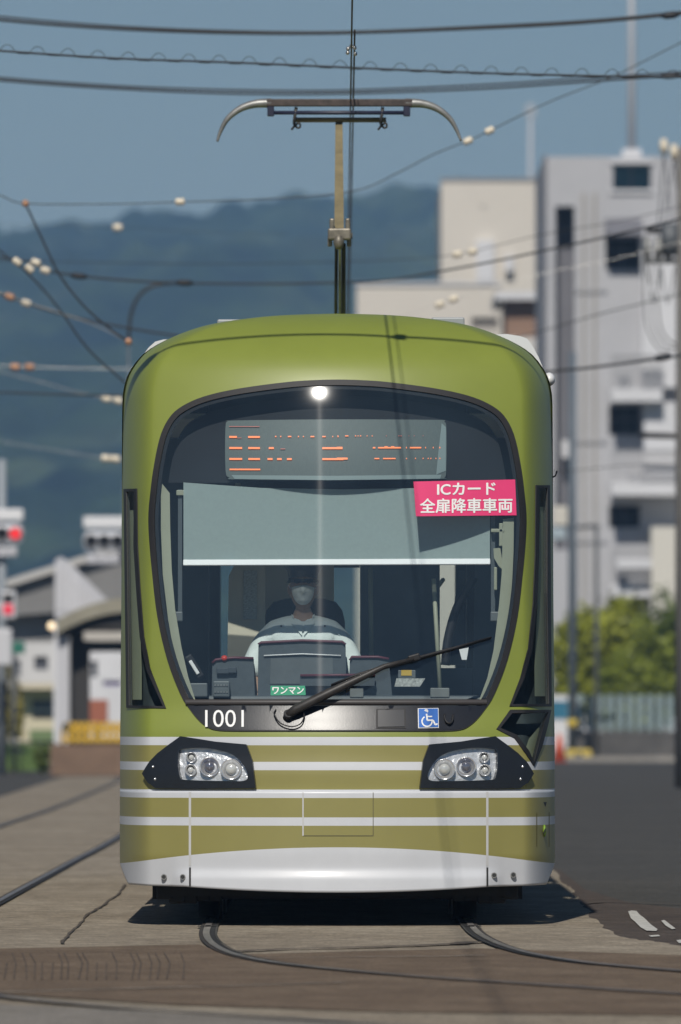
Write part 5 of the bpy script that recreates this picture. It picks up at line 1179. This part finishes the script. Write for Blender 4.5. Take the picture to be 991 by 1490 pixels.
b = MB(); b.bx(pl(92, 0).x, pl(250, 0).x, -.04, -.01, pl(0, 1079).z, pl(0, 1073).z); b.bx(pl(92, 0).x, pl(250, 0).x, -.04, -.01, pl(0, 1067).z, pl(0, 1061).z); b.build('yellow_bars', yb, pf)
gbl = block('gable_house', 'building with a white ribbed gable panel rising behind the tram stop', 'building', 78, 84, 905, 232, .5, CONC2)
L = gbl.location
def gl(px, py, dy=0): v = at(px, py, 232); return Vector((v.x - L.x, dy, v.z))
b = MB(); b.prism([gl(80, 900), gl(80, 815), gl(90, 810), gl(112, 829), gl(140, 857), gl(163, 880), gl(120, 895)], (0, .25, 0)); b.build('gable_panel', mat('ribbed_white', (.55, .55, .58), .6, noise_s=7, noise_a=.12, stretch=(1, 1, .02)), gbl)
b = MB()
for k in range(9): b.bx(gl(84 + k * 7, 0).x, gl(86 + k * 7, 0).x, -.06, -.003, gl(0, 888).z, gl(0, 824 + max(0, k - 1) * 7).z)
b.build('rib', CONC2, gbl)
sh = thing('shed', 'long shed with a wide grey pitched roof and pale edge behind the stop', 'shed', (at(90, 0, 262).x, 202, 0)); L = sh.location
def sl(px, py, dy=0): v = at(px, py, 262); return Vector((v.x - L.x, dy, v.z))
b = MB(); b.prism([sl(-40, 868), sl(5, 851), sl(180, 797), sl(240, 782), sl(240, 880), sl(-40, 900)], (0, 14, 0)); b.build('roof', mat('shed_roof', (.21, .205, .2), .8, noise_s=.6, noise_a=.15), sh)
b = MB(); b.prism([sl(-40, 863), sl(5, 846), sl(180, 791), sl(240, 776), sl(240, 783), sl(180, 801), sl(5, 856), sl(-40, 872)], (0, -.3, 0)); b.build('roof_edge', mat('roof_edge', (.55, .53, .5), .7), sh)
b = MB(); b.bx(sl(-40, 0).x, sl(240, 0).x, .6, 14, -.01, sl(0, 895).z); b.build('wall', mat('shed_wall', (.33, .32, .31), .8, noise_s=.5, noise_a=.3), sh)
h1 = block('house', 'white rendered house seen left of the white post', 'house', -60, 82, 935, 252, 6, mat('white_render', (.62, .61, .6), .8, noise_s=.5, noise_a=.12), [(10, 960, 30, 985), (50, 955, 70, 975)], dep=.15, group='houses behind the tram stop')
h2 = block('house', 'cream shop front with a wide window beside the lawn', 'house', 26, 83, 998, 243, 5, mat('cream_render', (.6, .54, .4), .8, noise_s=.5, noise_a=.08), [(47, 1018, 79, 1046, mat('shop_window', (.13, .15, .19), .3))], dep=.15, group='houses behind the tram stop')
add(h2, 'canopy', mat('shop_canopy', (.62, .55, .42), .7), 24, 994, 86, 1003, 243, 1, .6)
add(h2, 'window_shelf', CONC2, 46, 1032, 80, 1035, 243, .1, .05); add(h2, 'skirting', mat('green_skirt', (.16, .22, .1), .8), 44, 1062, 82, 1078, 243, .2, .25)
h3 = block('house', 'white house with dark windows seen under the stop canopy', 'house', 120, 300, 945, 247, 6, mat('white_render2', (.66, .66, .68), .8, noise_s=.8, noise_a=.1), [(132, 962, 142, 985), (150, 990, 176, 998, mat('purple_band', (.25, .2, .4), .7))], dep=.12, group='houses behind the tram stop')
rs = thing('red_sign', 'brick red panel standing under the stop canopy', 'sign', (at(143, 0, 238).x, 178, 0)); zt = at(0, 1018, 238).z
b = MB(); b.bx(at(130, 0, 238).x - rs.location.x, at(157, 0, 238).x - rs.location.x, 0, .12, at(0, 1052, 238).z, zt, .02); b.build('panel', mat('red_panel', (.36, .12, .07), .7), rs); b = MB(); b.bx(-.08, .08, .02, .1, 0, at(0, 1052, 238).z - .003); b.build('post', M_POLE2, rs)
gsn = thing('green_sign', 'dark green shop sign at the left edge', 'sign', (at(20, 0, 225).x, 165, 0))
b = MB(); b.bx(at(6, 0, 225).x - gsn.location.x, at(36, 0, 225).x - gsn.location.x, 0, .1, at(0, 951, 225).z, at(0, 934, 225).z, .02); b.build('panel', mat('green_panel', (.02, .16, .11), .6), gsn); b = MB(); b.tube([(0, .05, 0), (0, .05, at(0, 951, 225).z - .003)], .05, 8); b.build('post', M_POLE2, gsn)
t_ = thing('leafy_tree', 'small yellow green tree at the left edge beside the lawn', 'tree', (at(6, 0, 236).x, 176, 0)); b = MB(); b.tube([(0, 0, -.05), (.03, 0, .8), (0, 0, 1.9)], [.09, .07, .03], 8); b.build('trunk', BARK, t_); foliage((0, 0, 1.3), (.42, .42, 1.15), 1500, .09, LG[3], 'crown', t_, 5, 12)
hd = thing('shrub', 'dark clipped shrub at the end of the lawn by the platform', 'shrub', (at(63, 0, 222).x, 162, 0)); b = MB(); b.tube([(0, 0, -.05), (0, 0, .35)], [.05, .03], 6); b.build('stem', BARK, hd); foliage((0, 0, .35), (.22, .3, .35), 900, .05, LG[2], 'foliage', hd, 9, 10)
# low railing on the lawn
rl = thing('lawn_railing', 'low dark railing along the lawn', 'railing', (at(30, 0, 228).x, 168, 0)); L = rl.location
b = MB(); b.tube([(at(-60, 0, 228).x - L.x, 0, .62), (at(80, 0, 228).x - L.x, 0, .62)], .02, 6); b.build('rail', M_DSTEEL, rl)
for px in (-40, 0, 30, 58, 78):
    b = MB(); x = at(px, 0, 228).x - L.x; b.tube([(x, 0, -.02), (x, 0, .6)], .02, 6); b.build('post', M_DSTEEL, rl)
# traffic signals
SIGW = mat('signal_white', (.6, .61, .64), .5); RED = mat('lamp_red', (.4, .02, .02), .4, emit=(1, .04, .05), emit_s=1.0); OFFL = mat('lamp_off', (.02, .018, .02), .3); 
def signal(px, py, d, label, lit, pole_px, ptop, small=None, pr=.1):
    x = at(px, 0, d).x; z = at(0, py, d).z; k = d / F
    s_ = thing('traffic_signal', label, 'traffic light', (x, d - D0, 0), 'horizontal traffic signals on the left')
    b_ = MB(); b_.tube([(at(pole_px, 0, d).x - x, .25, 0), (at(pole_px, 0, d).x - x, .25, at(0, ptop, d).z)], [pr, pr * .85], 12); b_.build('pole', mat('signal_pole', (.3, .33, .36), .5), s_)
    b_ = MB(); b_.tube([(at(pole_px, 0, d).x - x, .25, z), (0, .2, z)], .045, 8); b_.build('arm', SIGW, s_)
    h_ = MB(); w_, hh = 62 * k, 30 * k
    h_.box((0, 0, z), (w_, .16, hh), .13, seg=3); hs2 = h_.build('housing', SIGW, s_)
    for j in (-1, 0, 1):
        b_ = MB(); c_ = Vector((j * 19.5 * k, -.085, z)); b_.tube([c_, c_ + Vector((0, -.03, 0))], 8.2 * k, 20); b_.build('lens', RED if (lit and j == 1) else OFFL, hs2)
        b_ = MB(); P = [[c_ + Vector((10 * k * math.cos(R(a)), -dy, 10 * k * math.sin(R(a)))) for a in range(0, 181, 20)] for dy in (0, .14)]; b_.grid(P); b_.build('visor', SIGW, hs2)
    b_ = MB(); b_.box((0, .05, z + 27 * k), (62 * k, .12, 17 * k), .03); b_.build('top_plate', mat('plate_white', (.72, .72, .73), .6), s_)
    b_ = MB(); b_.box((-2 * k, .05, z - 26 * k), (48 * k, .1, 16 * k), .03); b_.build('under_plate', mat('plate_grey', (.5, .5, .53), .6, noise_s=9, noise_a=.5), s_)
    return s_
signal(3, 776, 214, 'white traffic signal at the left edge showing a red light', True, 2, 668)
signal(152, 787, 226, 'white traffic signal with unlit lamps, half hidden behind the tram', False, 186, 700)
ps = thing('pedestrian_signal', 'small pedestrian signal with a faint red lamp low on the left pole', 'traffic light', (at(12, 0, 213).x, 153, 0)); L = ps.location; z = at(0, 880, 213).z
b = MB(); b.box((0, 0, z), (.32, .22, .56), .04); hs3 = b.build('housing', SIGW, ps); b = MB(); b.box((0, -.12, z - .09), (.2, .03, .2), .02); b.build('lens', mat('lamp_red_dim', (.4, .03, .05), .4, emit=(1, .05, .1), emit_s=.6), hs3); b = MB(); b.box((0, -.12, z + .14), (.2, .03, .2), .02); b.build('lens', OFFL, hs3); b = MB(); b.bx(-.32, -.16, .1, .16, z - .05, z + .05); b.build('bracket', SIGW, ps)
b = MB(); b.box((-.12, .05, z - .85), (.4, .2, .75), .05); b.build('control_box', mat('box_white', (.6, .6, .62), .6), ps)
lp = thing('track_lamp', 'small glowing warm lamp at the corner of the stop canopy', 'lamp', tuple(at(75, 911, 210))); b = MB(); b.sphere((0, 0, 0), .075, 16, 10); b.build('globe', mat('lamp_glow', (.8, .7, .5), .4, emit=(1, .74, .45), emit_s=1.6), lp); b = MB(); b.tube([(0, .02, -.08), (0, .02, -.16), (.12, .2, -.2)], .02, 6); b.build('bracket', M_DSTEEL, lp)
# bracket pole behind the tram shoulder
bp_, bz = pole('bracket_pole', 187, 500, 145, .025, 'dark pole with a curved top arm standing behind the tram shoulder', M_POLE, 'pole'); L = bp_.location
def bl_(px, py): v = at(px, py, 145); return Vector((v.x - L.x, 0, v.z))
b = MB(); b.tube(catmull([bl_(187, 502), bl_(190, 462), bl_(200, 434), bl_(218, 418), bl_(245, 412), bl_(275, 412)], 6), [.03] + [.022] * 30, 8); b.build('curved_arm', M_DSTEEL, bp_)
# a few more houses far off at the foot of the hills, seen under the wires
